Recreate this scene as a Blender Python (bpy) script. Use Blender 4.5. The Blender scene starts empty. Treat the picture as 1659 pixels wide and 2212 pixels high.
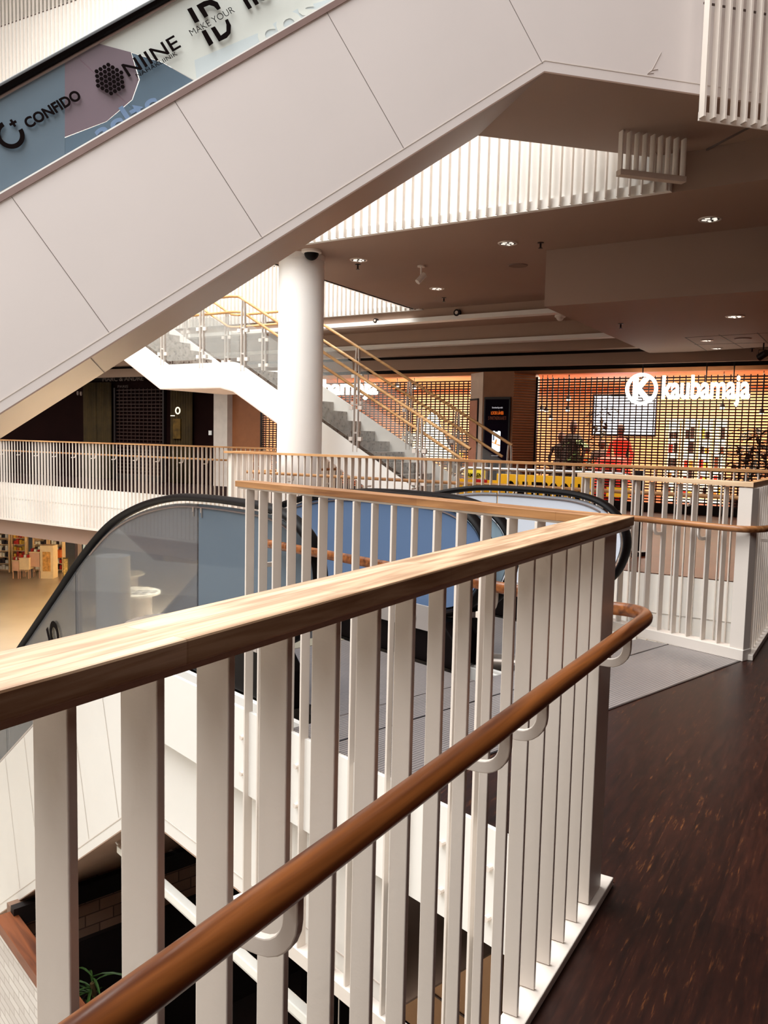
import bpy, bmesh, math, random
from mathutils import Vector, Matrix
from math import sin, cos, tan, radians, pi, atan, sqrt
random.seed(7)
S = bpy.context.scene
COL = S.collection

# ------------------------------------------------------------ camera
FP = 1789.0
EYE = Vector((0, 0, 1.31))
ROLL = radians(1.284)
PITCH = atan(155 * cos(ROLL) / FP)
F_ = Vector((0, cos(PITCH), -sin(PITCH)))
U0 = Vector((0, sin(PITCH), cos(PITCH)))
R0 = Vector((1, 0, 0))
R_ = cos(ROLL) * R0 + sin(ROLL) * U0
U_ = -sin(ROLL) * R0 + cos(ROLL) * U0
cam_d = bpy.data.cameras.new('camera'); cam = bpy.data.objects.new('camera', cam_d); COL.objects.link(cam)
m = Matrix.Identity(4)
for i in range(3):
    m[i][0] = R_[i]; m[i][1] = U_[i]; m[i][2] = -F_[i]; m[i][3] = EYE[i]
cam.matrix_world = m
cam_d.sensor_fit = 'VERTICAL'; cam_d.sensor_height = 36; cam_d.lens = 36 * FP / 2212
cam_d.clip_start = 0.05; cam_d.clip_end = 200
S.camera = cam

# ------------------------------------------------------------ light and exposure
w = bpy.data.worlds.new('world'); S.world = w; w.use_nodes = True
w.node_tree.nodes['Background'].inputs[0].default_value = (1.0, 0.90, 0.80, 1)
w.node_tree.nodes['Background'].inputs[1].default_value = 0.03
S.view_settings.view_transform = 'Standard'; S.view_settings.look = 'None'
S.view_settings.exposure = 0.3; S.view_settings.gamma = 1.0
try: S.view_settings.use_curve_mapping = False
except Exception: pass

def area(name, loc, tgt, sx, sy, power, color=(1, 1, 1), spread=None):
    d = bpy.data.lights.new(name, 'AREA'); d.shape = 'RECTANGLE'; d.size = sx; d.size_y = sy
    d.energy = power; d.color = color
    if spread: d.spread = radians(spread)
    o = bpy.data.objects.new(name, d); COL.objects.link(o); o.location = loc
    o.rotation_euler = (Vector(tgt) - Vector(loc)).to_track_quat('-Z', 'Y').to_euler()
    return o
area('skylight_main', (-7, 8.5, 13.6), (-7, 8.51, 0), 13, 18, 6600, (0.985, 1.0, 0.99))
area('skylight_near', (-5.5, -5, 12.0), (-3.0, 6, 1), 10, 8, 1300, (0.99, 0.99, 0.985))

# ------------------------------------------------------------ materials
def srgb(r, g, b):
    f = lambda c: (c / 255 / 12.92) if c <= 10 else ((c / 255 + 0.055) / 1.055) ** 2.4
    return (f(r), f(g), f(b), 1)
MATS = {}
def nt(name):
    mt = bpy.data.materials.new(name); mt.use_nodes = True
    return mt, mt.node_tree, mt.node_tree.nodes['Principled BSDF']
def mat(name, rgb, rough=0.5, metal=0.0, var=0.06, nscale=6.0, bump=0.0, bscale=60.0, emit=None, estr=0.0, spec=0.4, coat=0.0):
    if name in MATS: return MATS[name]
    mt, t, b = nt(name)
    c = srgb(*rgb)
    tc = t.nodes.new('ShaderNodeTexCoord')
    n = t.nodes.new('ShaderNodeTexNoise'); n.inputs['Scale'].default_value = nscale; n.inputs['Detail'].default_value = 4
    t.links.new(tc.outputs['Object'], n.inputs['Vector'])
    r = t.nodes.new('ShaderNodeValToRGB')
    r.color_ramp.elements[0].position = 0.3; r.color_ramp.elements[1].position = 0.7
    r.color_ramp.elements[0].color = tuple(x * (1 - var) for x in c[:3]) + (1,)
    r.color_ramp.elements[1].color = tuple(min(1, x * (1 + var)) for x in c[:3]) + (1,)
    t.links.new(n.outputs[0], r.inputs[0]); t.links.new(r.outputs[0], b.inputs['Base Color'])
    b.inputs['Roughness'].default_value = rough; b.inputs['Metallic'].default_value = metal
    b.inputs['Specular IOR Level'].default_value = spec
    if coat: b.inputs['Coat Weight'].default_value = coat; b.inputs['Coat Roughness'].default_value = 0.15
    if bump:
        n2 = t.nodes.new('ShaderNodeTexNoise'); n2.inputs['Scale'].default_value = bscale
        t.links.new(tc.outputs['Object'], n2.inputs['Vector'])
        bp = t.nodes.new('ShaderNodeBump'); bp.inputs['Strength'].default_value = bump; bp.inputs['Distance'].default_value = 0.01
        t.links.new(n2.outputs[0], bp.inputs['Height']); t.links.new(bp.outputs[0], b.inputs['Normal'])
    if emit:
        b.inputs['Emission Color'].default_value = srgb(*emit); b.inputs['Emission Strength'].default_value = estr
    MATS[name] = mt
    return mt

def wood(name, c1, c2, deg, rough=0.45, plank=0.0, stretch=14.0, nscale=9.0):
    """wood with its grain running along heading deg (world coordinates)"""
    mt, t, b = nt(name)
    g = t.nodes.new('ShaderNodeNewGeometry')
    mp = t.nodes.new('ShaderNodeVectorRotate'); mp.rotation_type = 'Z_AXIS'
    mp.inputs['Angle'].default_value = radians(deg)       # heading -> local Y
    t.links.new(g.outputs['Position'], mp.inputs['Vector'])
    ms = t.nodes.new('ShaderNodeVectorMath'); ms.operation = 'MULTIPLY'
    ms.inputs[1].default_value = (stretch, 1.0, stretch)
    t.links.new(mp.outputs[0], ms.inputs[0])
    n = t.nodes.new('ShaderNodeTexNoise'); n.inputs['Scale'].default_value = nscale / 4; n.inputs['Detail'].default_value = 6
    n.inputs['Distortion'].default_value = 0.6
    t.links.new(ms.outputs[0], n.inputs['Vector'])
    r = t.nodes.new('ShaderNodeValToRGB')
    r.color_ramp.elements[0].position = 0.36; r.color_ramp.elements[1].position = 0.66
    r.color_ramp.elements[0].color = srgb(*c1); r.color_ramp.elements[1].color = srgb(*c2)
    t.links.new(n.outputs[0], r.inputs[0]); out = r.outputs[0]
    if plank:
        bk = t.nodes.new('ShaderNodeTexBrick')
        bk.offset = 0.5; bk.inputs['Scale'].default_value = 1.0
        bk.inputs['Brick Width'].default_value = 0.62; bk.inputs['Row Height'].default_value = plank
        bk.inputs['Mortar Size'].default_value = 0.0012; bk.inputs['Mortar'].default_value = (0.72, 0.66, 0.6, 1)
        bk.inputs['Color1'].default_value = (1, 1, 1, 1); bk.inputs['Color2'].default_value = (0.80, 0.74, 0.66, 1)
        sw = t.nodes.new('ShaderNodeSeparateXYZ'); cb = t.nodes.new('ShaderNodeCombineXYZ')
        t.links.new(mp.outputs[0], sw.inputs[0]); t.links.new(sw.outputs['Y'], cb.inputs['X']); t.links.new(sw.outputs['X'], cb.inputs['Y'])
        t.links.new(cb.outputs[0], bk.inputs['Vector'])
        mx = t.nodes.new('ShaderNodeMixRGB'); mx.blend_type = 'MULTIPLY'; mx.inputs[0].default_value = 1
        t.links.new(out, mx.inputs[1]); t.links.new(bk.outputs['Color'], mx.inputs[2]); out = mx.outputs[0]
    t.links.new(out, b.inputs['Base Color']); b.inputs['Roughness'].default_value = rough
    b.inputs['Specular IOR Level'].default_value = 0.35
    return mt

def floor_mat(name, deg):
    """dark vinyl floor, cork-like streaks along heading deg"""
    mt, t, b = nt(name)
    g = t.nodes.new('ShaderNodeNewGeometry')
    mp = t.nodes.new('ShaderNodeVectorRotate'); mp.rotation_type = 'Z_AXIS'; mp.inputs['Angle'].default_value = radians(deg)
    t.links.new(g.outputs['Position'], mp.inputs['Vector'])
    def noise(sx, sy, sc, det, lo, hi):
        ms = t.nodes.new('ShaderNodeVectorMath'); ms.operation = 'MULTIPLY'; ms.inputs[1].default_value = (sx, sy, 1)
        t.links.new(mp.outputs[0], ms.inputs[0])
        n = t.nodes.new('ShaderNodeTexNoise'); n.inputs['Scale'].default_value = sc; n.inputs['Detail'].default_value = det
        n.inputs['Roughness'].default_value = 0.7
        t.links.new(ms.outputs[0], n.inputs['Vector'])
        r = t.nodes.new('ShaderNodeMapRange'); r.inputs['From Min'].default_value = lo; r.inputs['From Max'].default_value = hi
        t.links.new(n.outputs[0], r.inputs['Value']); return r.outputs[0]
    base = noise(40, 4, 1.0, 6, 0.3, 0.75)
    streak = noise(80, 8, 1.0, 5, 0.575, 0.70)
    patch = noise(3.2, 1.2, 1.0, 3, 0.42, 0.60)
    mul = t.nodes.new('ShaderNodeMath'); mul.operation = 'MULTIPLY'
    t.links.new(streak, mul.inputs[0]); t.links.new(patch, mul.inputs[1])
    r = t.nodes.new('ShaderNodeValToRGB')
    r.color_ramp.elements[0].color = srgb(20, 6, 4); r.color_ramp.elements[1].color = srgb(58, 27, 18)
    t.links.new(base, r.inputs[0])
    mx = t.nodes.new('ShaderNodeMixRGB'); t.links.new(mul.outputs[0], mx.inputs[0]); t.links.new(r.outputs[0], mx.inputs[1])
    mx.inputs[2].default_value = srgb(116, 72, 38)
    # plank seams
    bk = t.nodes.new('ShaderNodeTexBrick'); bk.offset = 0.37; bk.inputs['Scale'].default_value = 1
    bk.inputs['Brick Width'].default_value = 0.9; bk.inputs['Row Height'].default_value = 0.15
    bk.inputs['Mortar Size'].default_value = 0.0012; bk.inputs['Mortar'].default_value = (0.5, 0.5, 0.5, 1)
    bk.inputs['Color1'].default_value = (1, 1, 1, 1); bk.inputs['Color2'].default_value = (0.7, 0.62, 0.6, 1)
    sw = t.nodes.new('ShaderNodeSeparateXYZ'); cb = t.nodes.new('ShaderNodeCombineXYZ')
    t.links.new(mp.outputs[0], sw.inputs[0]); t.links.new(sw.outputs['Y'], cb.inputs['X']); t.links.new(sw.outputs['X'], cb.inputs['Y'])
    t.links.new(cb.outputs[0], bk.inputs['Vector'])
    m2 = t.nodes.new('ShaderNodeMixRGB'); m2.blend_type = 'MULTIPLY'; m2.inputs[0].default_value = 1
    t.links.new(mx.outputs[0], m2.inputs[1]); t.links.new(bk.outputs['Color'], m2.inputs[2])
    t.links.new(m2.outputs[0], b.inputs['Base Color'])
    b.inputs['Roughness'].default_value = 0.38; b.inputs['Specular IOR Level'].default_value = 0.22
    return mt

def ribbed_mat(name, rgb, deg, freq=90.0, rough=0.4):
    mt, t, b = nt(name)
    g = t.nodes.new('ShaderNodeNewGeometry')
    mp = t.nodes.new('ShaderNodeVectorRotate'); mp.rotation_type = 'Z_AXIS'; mp.inputs['Angle'].default_value = radians(deg)
    t.links.new(g.outputs['Position'], mp.inputs['Vector'])
    wv = t.nodes.new('ShaderNodeTexWave'); wv.bands_direction = 'X'; wv.inputs['Scale'].default_value = freq / 20.0 * 6
    t.links.new(mp.outputs[0], wv.inputs['Vector'])
    n = t.nodes.new('ShaderNodeTexNoise'); n.inputs['Scale'].default_value = 3.0; n.inputs['Detail'].default_value = 5
    t.links.new(g.outputs['Position'], n.inputs['Vector'])
    r = t.nodes.new('ShaderNodeValToRGB'); c = srgb(*rgb)
    r.color_ramp.elements[0].position = 0.1; r.color_ramp.elements[1].position = 0.6
    r.color_ramp.elements[0].color = tuple(x * 0.5 for x in c[:3]) + (1,); r.color_ramp.elements[1].color = c
    t.links.new(wv.outputs[0], r.inputs[0])
    mx = t.nodes.new('ShaderNodeMixRGB'); mx.blend_type = 'MULTIPLY'; mx.inputs[0].default_value = 0.35
    t.links.new(r.outputs[0], mx.inputs[1]); t.links.new(n.outputs[0], mx.inputs[2])
    t.links.new(mx.outputs[0], b.inputs['Base Color'])
    b.inputs['Roughness'].default_value = rough; b.inputs['Metallic'].default_value = 0.15
    bp = t.nodes.new('ShaderNodeBump'); bp.inputs['Strength'].default_value = 0.4; bp.inputs['Distance'].default_value = 0.003
    t.links.new(wv.outputs[0], bp.inputs['Height']); t.links.new(bp.outputs[0], b.inputs['Normal'])
    return mt

def glass_mat(name, film, clear, gloss=0.12, tint=(0.86, 0.9, 0.93, 1)):
    """tinted glass: part clear, part film colour, with a reflective coat"""
    mt = bpy.data.materials.new(name); mt.use_nodes = True; t = mt.node_tree
    for n in list(t.nodes):
        if n.type != 'OUTPUT_MATERIAL': t.nodes.remove(n)
    out = [n for n in t.nodes if n.type == 'OUTPUT_MATERIAL'][0]
    tr = t.nodes.new('ShaderNodeBsdfTransparent'); tr.inputs[0].default_value = tint
    df = t.nodes.new('ShaderNodeBsdfDiffuse'); df.inputs[0].default_value = srgb(*film)
    gl = t.nodes.new('ShaderNodeBsdfGlossy'); gl.inputs['Roughness'].default_value = 0.03
    m1 = t.nodes.new('ShaderNodeMixShader'); m1.inputs[0].default_value = 1 - clear
    t.links.new(tr.outputs[0], m1.inputs[1]); t.links.new(df.outputs[0], m1.inputs[2])
    m2 = t.nodes.new('ShaderNodeMixShader')
    if gloss > 0:
        fr = t.nodes.new('ShaderNodeFresnel'); fr.inputs[0].default_value = 1.45
        mm = t.nodes.new('ShaderNodeMath'); mm.operation = 'MULTIPLY'; mm.inputs[1].default_value = gloss * 8; mm.use_clamp = True
        t.links.new(fr.outputs[0], mm.inputs[0]); t.links.new(mm.outputs[0], m2.inputs[0])
    else: m2.inputs[0].default_value = 0
    t.links.new(m1.outputs[0], m2.inputs[1]); t.links.new(gl.outputs[0], m2.inputs[2])
    t.links.new(m2.outputs[0], out.inputs[0])
    return mt

def speckle_mat(name, base, s1, s2, scale=16.0, rough=0.5):
    mt, t, b = nt(name)
    g = t.nodes.new('ShaderNodeNewGeometry')
    v = t.nodes.new('ShaderNodeTexVoronoi'); v.inputs['Scale'].default_value = scale; v.inputs['Randomness'].default_value = 1
    n = t.nodes.new('ShaderNodeTexNoise'); n.inputs['Scale'].default_value = scale * 0.8; n.inputs['Detail'].default_value = 4
    t.links.new(g.outputs['Position'], v.inputs['Vector']); t.links.new(g.outputs['Position'], n.inputs['Vector'])
    r = t.nodes.new('ShaderNodeValToRGB'); r.color_ramp.elements[0].position = 0.22; r.color_ramp.elements[1].position = 0.3
    r.color_ramp.elements[0].color = srgb(*s1); r.color_ramp.elements[1].color = srgb(*base)
    t.links.new(v.outputs['Distance'], r.inputs[0])
    r2 = t.nodes.new('ShaderNodeValToRGB'); r2.color_ramp.elements[0].position = 0.40; r2.color_ramp.elements[1].position = 0.62
    r2.color_ramp.elements[0].color = srgb(*s2); r2.color_ramp.elements[1].color = (1, 1, 1, 1)
    t.links.new(n.outputs[0], r2.inputs[0])
    mx = t.nodes.new('ShaderNodeMixRGB'); mx.blend_type = 'MULTIPLY'; mx.inputs[0].default_value = 0.6
    t.links.new(r.outputs[0], mx.inputs[1]); t.links.new(r2.outputs[0], mx.inputs[2])
    t.links.new(mx.outputs[0], b.inputs['Base Color']); b.inputs['Roughness'].default_value = rough
    return mt

def brick_mat(name, c1, c2, mortar, deg, bw=0.25, rh=0.08):
    mt, t, b = nt(name)
    g = t.nodes.new('ShaderNodeNewGeometry')
    mp = t.nodes.new('ShaderNodeVectorRotate'); mp.rotation_type = 'Z_AXIS'; mp.inputs['Angle'].default_value = radians(deg)
    t.links.new(g.outputs['Position'], mp.inputs['Vector'])
    sw = t.nodes.new('ShaderNodeSeparateXYZ'); cb = t.nodes.new('ShaderNodeCombineXYZ')
    t.links.new(mp.outputs[0], sw.inputs[0]); t.links.new(sw.outputs['Y'], cb.inputs['X']); t.links.new(sw.outputs['Z'], cb.inputs['Y'])
    bk = t.nodes.new('ShaderNodeTexBrick'); bk.inputs['Scale'].default_value = 1
    bk.inputs['Brick Width'].default_value = bw; bk.inputs['Row Height'].default_value = rh
    bk.inputs['Mortar Size'].default_value = 0.006
    bk.inputs['Color1'].default_value = srgb(*c1); bk.inputs['Color2'].default_value = srgb(*c2); bk.inputs['Mortar'].default_value = srgb(*mortar)
    t.links.new(cb.outputs[0], bk.inputs['Vector']); t.links.new(bk.outputs['Color'], b.inputs['Base Color'])
    bp = t.nodes.new('ShaderNodeBump'); bp.inputs['Strength'].default_value = 0.5; bp.inputs['Distance'].default_value = 0.01
    t.links.new(bk.outputs['Fac'], bp.inputs['Height']); bp.invert = True; t.links.new(bp.outputs[0], b.inputs['Normal'])
    b.inputs['Roughness'].default_value = 0.7
    return mt

WHITE = mat('white_paint', (236, 232, 226), 0.42, var=0.015, nscale=3)
WHITE2 = mat('white_steel_bars', (222, 211, 201), 0.38, var=0.015, nscale=4, bump=0.03, bscale=120)
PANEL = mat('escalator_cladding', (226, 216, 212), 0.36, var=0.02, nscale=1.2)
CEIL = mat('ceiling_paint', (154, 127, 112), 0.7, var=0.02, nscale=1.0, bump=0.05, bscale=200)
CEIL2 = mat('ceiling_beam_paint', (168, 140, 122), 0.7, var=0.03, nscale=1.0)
COLM = mat('column_paint', (234, 228, 222), 0.55, var=0.015, nscale=1.5)
JOINT = mat('panel_joint', (96, 80, 74), 0.7)
BLACK = mat('black_rubber', (10, 4, 4), 0.5, var=0.1, spec=0.12)
DARKM = mat('dark_metal', (34, 24, 24), 0.35, metal=0.4)
STEEL = mat('brushed_steel', (190, 182, 176), 0.3, metal=0.85)
ALU = mat('aluminium_trim', (150, 132, 126), 0.35, metal=0.4)
RUBLACK = mat('black_lettering', (12, 3, 3), 0.7, var=0.02, spec=0.05)
OAKT = wood('oak_cap_rail', (160, 124, 94), (216, 186, 156), 30.3, 0.5, plank=0.036, nscale=15)
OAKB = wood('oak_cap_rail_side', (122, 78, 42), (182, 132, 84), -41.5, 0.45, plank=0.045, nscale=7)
OAKR = wood('oak_cap_rail_far', (170, 118, 74), (206, 158, 108), -57, 0.45, plank=0.0, nscale=6)
OAKS = wood('oak_stair_rail', (190, 138, 84), (222, 176, 120), -57, 0.45, nscale=6)
OAKH = wood('oak_handrail', (92, 46, 20), (168, 100, 50), 30.3, 0.32, plank=0.0, nscale=7, stretch=22)
OAKH2 = wood('oak_handrail_landing', (116, 70, 38), (178, 122, 76), -41.5, 0.34, nscale=7, stretch=22)
FLOORD = floor_mat('dark_cork_floor', 30.3)
FLOORR = mat('warm_hall_floor', (104, 46, 24), 0.38, var=0.15, nscale=2.5, spec=0.16)
FLOORL = mat('cream_tile_floor', (192, 182, 168), 0.22, var=0.06, nscale=0.6, spec=0.5)
RIB = ribbed_mat('ribbed_steel_plate', (160, 150, 147), 45.5 , 60, 0.3)
TERR = speckle_mat('terrazzo', (176, 166, 156), (96, 74, 66), (150, 136, 126), 14)

# ------------------------------------------------------------ mesh helpers
class Fr:
    def __init__(s, deg, ox=0.0, oy=0.0):
        a = radians(deg); s.u = Vector((sin(a), cos(a), 0)); s.v = Vector((cos(a), -sin(a), 0)); s.o = Vector((ox, oy, 0)); s.deg = deg
    def p(s, u, v, z): return s.o + s.u * u + s.v * v + Vector((0, 0, z))
    def inv(s, P):
        d = Vector((P[0], P[1], 0)) - s.o
        return d.dot(s.u), d.dot(s.v)
A = Fr(30.3); B = Fr(-41.5); E = Fr(-57); D = Fr(75); SH = Fr(-60); Cc = Fr(45.5); Wf = Fr(0)
FIX = Fr(0)

def ray(px, py): return F_ * FP + R_ * (px - 829.5) - U_ * (py - 1106)
def onz(px, py, z):
    d = ray(px, py); return EYE + d * ((z - EYE.z) / d.z)
def onv(px, py, fr, v):
    d = ray(px, py); k = fr.v; t = (v - (EYE - fr.o).dot(k)) / d.dot(k); P = EYE + d * t
    u, _ = fr.inv(P); return u, P.z

class MB:
    def __init__(s): s.v = []; s.f = []
    def add(s, vs, fs):
        n = len(s.v); s.v += [Vector(x) for x in vs]; s.f += [tuple(i + n for i in f) for f in fs]; return s
    def box(s, fr, u0, u1, v0, v1, z0, z1):
        P = [fr.p(a, b, c) for c in (z0, z1) for a, b in ((u0, v0), (u1, v0), (u1, v1), (u0, v1))]
        return s.add(P, [(0, 3, 2, 1), (4, 5, 6, 7), (0, 1, 5, 4), (1, 2, 6, 5), (2, 3, 7, 6), (3, 0, 4, 7)])
    def hexa(s, P):   # 8 points bottom ring, top ring
        return s.add(P, [(0, 3, 2, 1), (4, 5, 6, 7), (0, 1, 5, 4), (1, 2, 6, 5), (2, 3, 7, 6), (3, 0, 4, 7)])
    def slab(s, pts, z0, z1):  # plan polygon
        n = len(pts)
        P = [Vector((p[0], p[1], z0)) for p in pts] + [Vector((p[0], p[1], z1)) for p in pts]
        return s.add(P, [tuple(range(n))[::-1], tuple(range(n, 2 * n))] + [(i, (i + 1) % n, n + (i + 1) % n, n + i) for i in range(n)])
    def side(s, fr, uz, v0, v1):  # polygon in (u,z), extruded over v
        n = len(uz)
        P = [fr.p(a, v0, b) for a, b in uz] + [fr.p(a, v1, b) for a, b in uz]
        return s.add(P, [tuple(range(n)), tuple(range(n, 2 * n))[::-1]] + [((i + 1) % n, i, n + i, n + (i + 1) % n) for i in range(n)])
    def strip(s, fr, lo, up, v0, v1):  # band between two (u,z) curves with equal counts
        n = len(lo); P = []
        for v in (v0, v1):
            P += [fr.p(a, v, b) for a, b in lo] + [fr.p(a, v, b) for a, b in up]
        f = []
        for i in range(n - 1):
            f += [(i, i + 1, n + i + 1, n + i), (2 * n + i + 1, 2 * n + i, 3 * n + i, 3 * n + i + 1),
                  (i + 1, i, 2 * n + i, 2 * n + i + 1), (n + i, n + i + 1, 3 * n + i + 1, 3 * n + i)]
        f += [(0, n, 3 * n, 2 * n), (n - 1, 3 * n - 1, 4 * n - 1, 2 * n - 1)]
        return s.add(P, f)
    def tube(s, path, rx, ry=None, seg=12, up=Vector((0, 0, 1)), cap=True):
        ry = rx if ry is None else ry
        path = [Vector(p) for p in path]; n = len(path); P = []
        for i, p in enumerate(path):
            t = (path[min(i + 1, n - 1)] - path[max(i - 1, 0)]).normalized()
            sd = t.cross(up)
            if sd.length < 1e-3: sd = t.cross(Vector((1, 0, 0)))
            sd.normalize(); nn = sd.cross(t).normalized()
            for k in range(seg):
                a = 2 * pi * k / seg; P.append(p + sd * (cos(a) * rx) + nn * (sin(a) * ry))
        f = [(i * seg + k, i * seg + (k + 1) % seg, (i + 1) * seg + (k + 1) % seg, (i + 1) * seg + k) for i in range(n - 1) for k in range(seg)]
        if cap: f += [tuple(range(seg))[::-1], tuple(range((n - 1) * seg, n * seg))]
        return s.add(P, f)
    def lathe(s, c, prof, seg=24):  # prof [(r,z)]
        c = Vector(c); n = len(prof); P = []
        for r, z in prof:
            for k in range(seg):
                a = 2 * pi * k / seg; P.append(c + Vector((r * cos(a), r * sin(a), z)))
        f = [(i * seg + k, i * seg + (k + 1) % seg, (i + 1) * seg + (k + 1) % seg, (i + 1) * seg + k) for i in range(n - 1) for k in range(seg)]
        f += [tuple(range(seg))[::-1], tuple(range((n - 1) * seg, n * seg))]
        return s.add(P, f)
    def build(s, name, material, parent=None, label=None, smooth=False, origin=None, bevel=0, cat=None, group=None, kind=None):
        if parent is not None:
            top = parent
            while top.parent: top = top.parent
            org = Vector(top.location)
        elif origin is not None: org = Vector(origin)
        else:
            xs = [v.x for v in s.v]; ys = [v.y for v in s.v]; zs = [v.z for v in s.v]
            org = Vector(((min(xs) + max(xs)) / 2, (min(ys) + max(ys)) / 2, min(zs)))
        me = bpy.data.meshes.new(name)
        me.from_pydata([tuple(v - org) for v in s.v], [], s.f)
        bm = bmesh.new(); bm.from_mesh(me); bmesh.ops.recalc_face_normals(bm, faces=bm.faces); bm.to_mesh(me); bm.free()
        me.materials.append(material)
        if smooth:
            for p in me.polygons: p.use_smooth = True
            try:
                me.set_sharp_from_angle(angle=radians(40))
            except Exception: pass
        o = bpy.data.objects.new(name, me); COL.objects.link(o)
        if bevel:
            b = o.modifiers.new('bevel', 'BEVEL'); b.width = bevel; b.segments = 2; b.limit_method = 'ANGLE'
        if parent is not None: o.parent = parent
        else: o.location = org
        if label: o['label'] = label
        if cat: o['category'] = cat
        if group: o['group'] = group
        if kind: o['kind'] = kind
        return o

def thing(name, label, cat, loc, group=None):
    o = bpy.data.objects.new(name, None); COL.objects.link(o); o.location = loc; o.empty_display_size = 0.1
    o['label'] = label; o['category'] = cat
    if group: o['group'] = group
    return o
def dup(root, delta=None, loc=None, label=None):
    """copy of a thing (any depth); meshes are shared"""
    def cp(o, par):
        c = o.copy(); COL.objects.link(c)
        if par is not None: c.parent = par
        for ch in list(o.children): cp(ch, c)
        return c
    r = cp(root, None)
    r.location = Vector(loc) if loc is not None else Vector(root.location) + Vector(delta)
    if label: r['label'] = label
    return r
def struct(name, mb, material, **k): return mb.build(name, material, kind='structure', **k)
def copy_part(src, delta, parent):
    c = src.copy(); COL.objects.link(c); c.parent = parent; c.location = Vector(src.location) + Vector(delta); return c

def text(body, pos, xd, yd, w=None, h=None, depth=0.004, material=None, parent=None, name='lettering', bold=0.0, label=None, cx=False, mirror=False, shear=0.0):
    cu = bpy.data.curves.new('txt', 'FONT'); cu.body = body; cu.size = 1; cu.offset = bold; cu.extrude = 0.5; cu.resolution_u = 4; cu.shear = shear
    o = bpy.data.objects.new('txt', cu); COL.objects.link(o)
    bpy.context.view_layer.update()
    dg = bpy.context.evaluated_depsgraph_get()
    me = bpy.data.meshes.new_from_object(o.evaluated_get(dg))
    bpy.data.objects.remove(o); bpy.data.curves.remove(cu)
    xs = [v.co.x for v in me.vertices]; ys = [v.co.y for v in me.vertices]
    x0, x1, y0, y1 = min(xs), max(xs), min(ys), max(ys)
    sx = (w / (x1 - x0)) if w else None; sy = (h / (y1 - y0)) if h else None
    if sx is None: sx = sy
    if sy is None: sy = sx
    xd = Vector(xd).normalized(); yd = Vector(yd).normalized(); zd = xd.cross(yd)
    org = Vector((0, 0, 0))
    if parent is not None:
        top = parent
        while top.parent: top = top.parent
        org = Vector(top.location)
    for v in me.vertices:
        x = (v.co.x - x0) * sx; y = (v.co.y - y0) * sy
        if mirror: x = (x1 - x0) * sx - x
        if cx: x -= (x1 - x0) * sx / 2
        P = Vector(pos) + xd * x + yd * y + zd * (v.co.z * depth)
        v.co = P - org
    me.materials.clear(); me.materials.append(material)
    ob = bpy.data.objects.new(name, me); COL.objects.link(ob)
    if parent is not None: ob.parent = parent
    if label: ob['label'] = label
    return ob

def catmull(pts, n=6):
    out = []
    P = [pts[0]] + list(pts) + [pts[-1]]
    for i in range(1, len(P) - 2):
        for k in range(n):
            t = k / n; r = []
            for d in range(len(pts[0])):
                p0, p1, p2, p3 = P[i - 1][d], P[i][d], P[i + 1][d], P[i + 2][d]
                r.append(0.5 * (2 * p1 + (p2 - p0) * t + (2 * p0 - 5 * p1 + 4 * p2 - p3) * t * t + (3 * p1 - p0 - 3 * p2 + p3) * t ** 3))
            out.append(tuple(r))
    out.append(tuple(pts[-1])); return out

# ============================================================ THE SETTING
CZ = 3.82
def isect(fa, va, fb, vb):   # plan point with fa.v == va and fb.v == vb
    a, b = fa.v, fb.v
    d = a.x * b.y - a.y * b.x
    return Vector(((va * b.y - a.y * vb) / d, (a.x * vb - va * b.x) / d, 0))
K1 = isect(A, -0.585, B, 2.12)
P1 = B.p(2.22, 2.12, 0); RC = Vector((2.26, 5.06, 0)); FX = Vector((3.93, 7.80, 0))
FL = Vector((-2.15, 11.7, 0)); WL = Vector((0.03, 15.06, 0))
# floors
mb = MB().slab([A.p(-7, -0.585, 0), A.p(-7, 3.8, 0), (13, -7.9, 0), (13, 1.95, 0), FX, RC, P1, K1], -0.30, 0.0)
struct('floor', mb, FLOORD)
mb = MB().slab([P1, RC, B.p(3.0, 5.0, 0), B.p(3.0, 2.12, 0)], -0.30, 0.0)
struct('floor', mb, RIB)
mb = MB().slab([FL, FX, (13, 1.93, 0), (16, 8, 0), (16, 20, 0), (-10, 42, 0), (-28, 33.62, 0), WL], -0.30, -0.001)
struct('floor', mb, FLOORR)
mb = MB().slab([WL - E.v * 0.0, (-28, 33.5, 0), (-10, 42, 0), (0, 22, 0)], -0.001, 0.002)
struct('floor', mb, mat('dark_balcony_floor', (30, 12, 10), 0.8, spec=0.1))
mb = MB().slab([(-42, -10, 0), (16, -10, 0), (16, 50, 0), (-42, 50, 0)], -4.8, -4.6)
struct('floor', mb, FLOORL)
# joint lines in the steel landing floor
mb = MB()
for s in (0.0, 0.47):
    a = P1 + B.u * (0.52 + s); b_ = RC + B.u * (0.50 + s)
    d = (b_ - a).normalized(); n = Vector((-d.y, d.x, 0)) * 0.004
    mb.hexa([a - n, b_ - n, b_ + n, a + n] + [q + Vector((0, 0, 0.002)) for q in (a - n, b_ - n, b_ + n, a + n)])
d = (RC - P1).normalized(); n = Vector((-d.y, d.x, 0)) * 0.006
mb.hexa([P1 - n, RC - n, RC + n, P1 + n] + [q + Vector((0, 0, 0.003)) for q in (P1 - n, RC - n, RC + n, P1 + n)])
struct('trim_1', mb, DARKM)

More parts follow.
